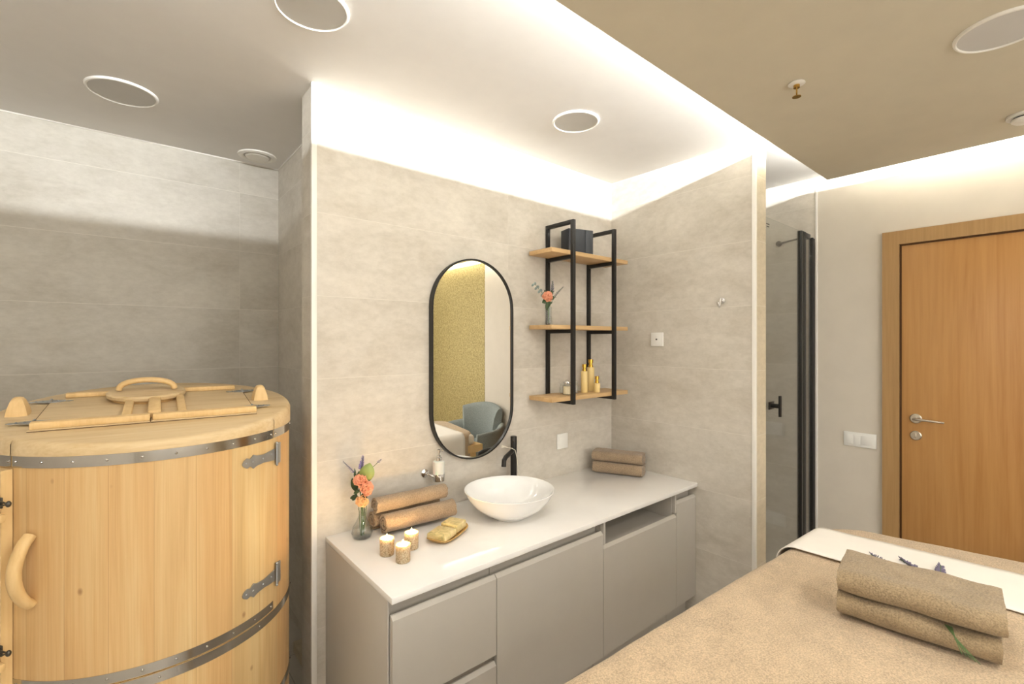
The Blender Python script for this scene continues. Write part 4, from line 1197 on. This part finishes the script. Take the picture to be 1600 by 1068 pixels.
# inner grid: fill the middle with a strip of quads
mb.loft(rings)
inner = rings[0]; vin = mb.bm.verts[:]
mb.bm.verts.ensure_lookup_table()
n0 = len(inner)
vv = [mb.bm.verts[i] for i in range(n0)]
ns = 40; nc_ = 10; nh = 20
bot = vv[0:ns + 1]; top = vv[ns + nc_ + nh + nc_: ns + nc_ + nh + nc_ + ns + 1][::-1]
rows = [bot]
NB = 8
for j in range(1, NB):
    row = []
    for a, b in zip(bot, top):
        p = a.co.lerp(b.co, j / NB); z = TZ + .004 * mnoise.noise(Vector((p.x * 3, p.y * 3, 0))) + .0016 * mnoise.noise(Vector((p.x * 14, p.y * 14, 4)))
        row.append(mb.bm.verts.new((p.x, p.y, z)))
    rows.append(row)
rows.append(top)
for A, B in zip(rows, rows[1:]):
    for k in range(len(A) - 1): mb.bm.faces.new((A[k], A[k + 1], B[k + 1], B[k]))
endR = vv[ns: ns + nc_ + nh + nc_ + 1]; mb.bm.faces.new(endR + [r[-1] for r in rows[1:-1]][::-1])
endL = vv[ns + nc_ + nh + nc_ + ns:] + [vv[0]]; mb.bm.faces.new(endL + [r[0] for r in rows[1:-1]])
bl = mb.build('blanket', 'blanket', None, angle=70)
warp_mesh(bl)
bl.data.transform(Matrix.Translation((-cx, -cy_, -.34))); bl.location = (cx, cy_, .34)
sm = bl.modifiers.new('thickness', 'SOLIDIFY'); sm.thickness = .008; sm.offset = -1
tag(bl, 'soft beige terry blanket draped over the massage table', 'blanket')

# white runner across the table
RX0, RX1 = 1.862, 2.170
path = []
def edgez(ins): return TZ - (.05 - math.sqrt(max(0, .05 ** 2 - (.05 - ins) ** 2))) if ins < .05 else TZ
OFF = .0075
path.append((TY1 + OFF + .002, .46)); path.append((TY1 + OFF + .001, .55)); path.append((TY1 + OFF, .64))
for i in range(9):
    a = PI / 2 * i / 8
    path.append((TY1 - .05 + (.05 + OFF) * math.cos(a), TZ - .05 + (.05 + OFF) * math.sin(a)))
for i in range(1, 24):
    y = TY1 - .05 - (TY1 - TY0 - .1) * i / 24; path.append((y, TZ + OFF))
for i in range(9):
    a = PI / 2 + PI / 2 * i / 8
    path.append((TY0 + .05 + (.05 + OFF) * math.cos(a), TZ - .05 + (.05 + OFF) * math.sin(a)))
path.append((TY0 - OFF, .60)); path.append((TY0 - OFF - .001, .46))
mb = MB(); rings = []
NXR = 12
for j in range(NXR + 1):
    s = j / NXR
    rg = []
    for y, z in path:
        # the runner flares slightly towards the left side of the table
        f = (y - .1) / .6
        xa = RX0 - .03 * max(0, f); xb = RX1 - .06 * max(0, f)
        x = xa + (xb - xa) * s
        y = y - .05 * (x - 1.3)
        rg.append((x, y, z + .0012 * mnoise.noise(Vector((x * 12, y * 12, 2)))))
    rings.append(rg)
mb.loft(rings, cyc=False)
ru = mb.build('table_runner', 'linen', None, angle=70)
rc = Vector(((RX0 + RX1) / 2, cy_, .46)); ru.data.transform(Matrix.Translation(-rc)); ru.location = rc
sm = ru.modifiers.new('thickness', 'SOLIDIFY'); sm.thickness = .003; sm.offset = 1
tag(ru, 'white cloth runner laid across the far end of the massage table', 'runner')

# two folded towels on the table
TR = rad(-90) + rad(7)
folded_towel('folded_towel', (1.486, .250, TZ + .006), TR, .308, .165, .062, 'thick folded brown towel on the massage table, lower of the two', 33, 'terry2', 2, .003, .008, endw=.0015)
folded_towel('folded_towel', (1.486, .246, TZ + .0695), TR, .314, .170, .062, 'thick folded brown towel on the massage table, upper of the two', 47, 'terry2', 2, .003, .010, endw=.0015)

# lavender laid under the top towel, blooms over the runner
LZ = .776
def lv(pts, lab, seed, **k): return lavender('lavender_sprig', pts, lab, bud='lavg', seed=seed, nb=70, bs=2.5, **k)
lv([(1.66, .22, LZ + .004), (1.78, .28, LZ), (1.90, .36, LZ), (1.965, .438, LZ)], 'lavender sprig lying on the white runner, leftmost and longest of three', 21, bud_from=.35)
lv([(1.70, .20, LZ + .004), (1.85, .265, LZ), (1.93, .300, LZ), (1.998, .365, LZ)], 'lavender sprig curving over the white runner, middle one of three', 22, bud_from=.45)
lv([(1.70, .18, LZ + .004), (1.85, .225, LZ), (1.95, .262, LZ), (2.030, .272, LZ + .003)], 'lavender sprig on the white runner, rightmost of three', 23, bud_from=.5)
mb = MB(); st = empty('grass_tuft', (1.50, .17, .82), 0, 'tuft of thin green blades poking out between the two table towels', 'grass')  # stem ends of the lavender bunch laid between the towels
for i in range(5):
    b = Vector((.010, .012 + .003 * i, .006)); e = Vector((-.047 + .004 * i, -.012 - .007 * i, -.022 - .004 * i))
    MB().tube([b, b.lerp(e, .4) + Vector((-.012, 0, .004)), e], [.0013, .0012, .0008], 6).build('stem', 'stem', st)

# ================================================================== armchair by the door wall (seen in the mirror)
ch = empty('armchair', (2.95, -.46, 0), rad(-108), 'grey-blue upholstered armchair with wooden legs seen in the mirror', 'armchair')
def cushion(name, a, bev, par, seg=4): return MB().box(*a, bev=bev, seg=seg).build(name, 'chair', par, angle=60)
cushion('seat', (-.30, .30, -.30, .26, .29, .43), .05, ch)
def bent(a0, a1, Rx, Ry, z0, z1f, th, n=24, name='backrest'):
    mb = MB(); rings = []
    for i in range(n + 1):
        s = i / n; a = rad(a0 + (a1 - a0) * s); cx_, cy3 = Rx * math.cos(a), Ry * math.sin(a)
        nr = Vector((math.cos(a) / Rx, math.sin(a) / Ry, 0)).normalized(); z1 = z1f(s)
        ring = []
        for k in range(16):
            b = 2 * PI * k / 16
            u_ = math.cos(b); v_ = math.sin(b)
            ring.append(Vector((cx_, cy3, 0)) + nr * th / 2 * (abs(u_) ** .7) * (1 if u_ > 0 else -1) * (1 + 0) + Vector((0, 0, (z0 + z1) / 2 + (z1 - z0) / 2 * (abs(v_) ** .7) * (1 if v_ > 0 else -1))) + nr * .05 * max(0, v_))
        rings.append(ring)
    mb.loft(rings, True, True)
    return mb.build(name, 'chair', ch, angle=70)
bent(40, 140, .33, .31, .34, lambda s: .80 + .05 * math.sin(PI * s), .10)
bent(-42, 44, .345, .33, .34, lambda s: .58 + .06 * s, .085, name='arm')
bent(136, 222, .345, .33, .34, lambda s: .64 - .06 * s, .085, name='arm')
for sx_ in (-1, 1):
    for sy_ in (-1, 1):
        MB().tube([(sx_ * .24, sy_ * .21, .30), (sx_ * .28, sy_ * .26, 0.002)], [.022, .013], 12).build('leg', 'oak', ch)
ch.scale = (.9, .9, .95)
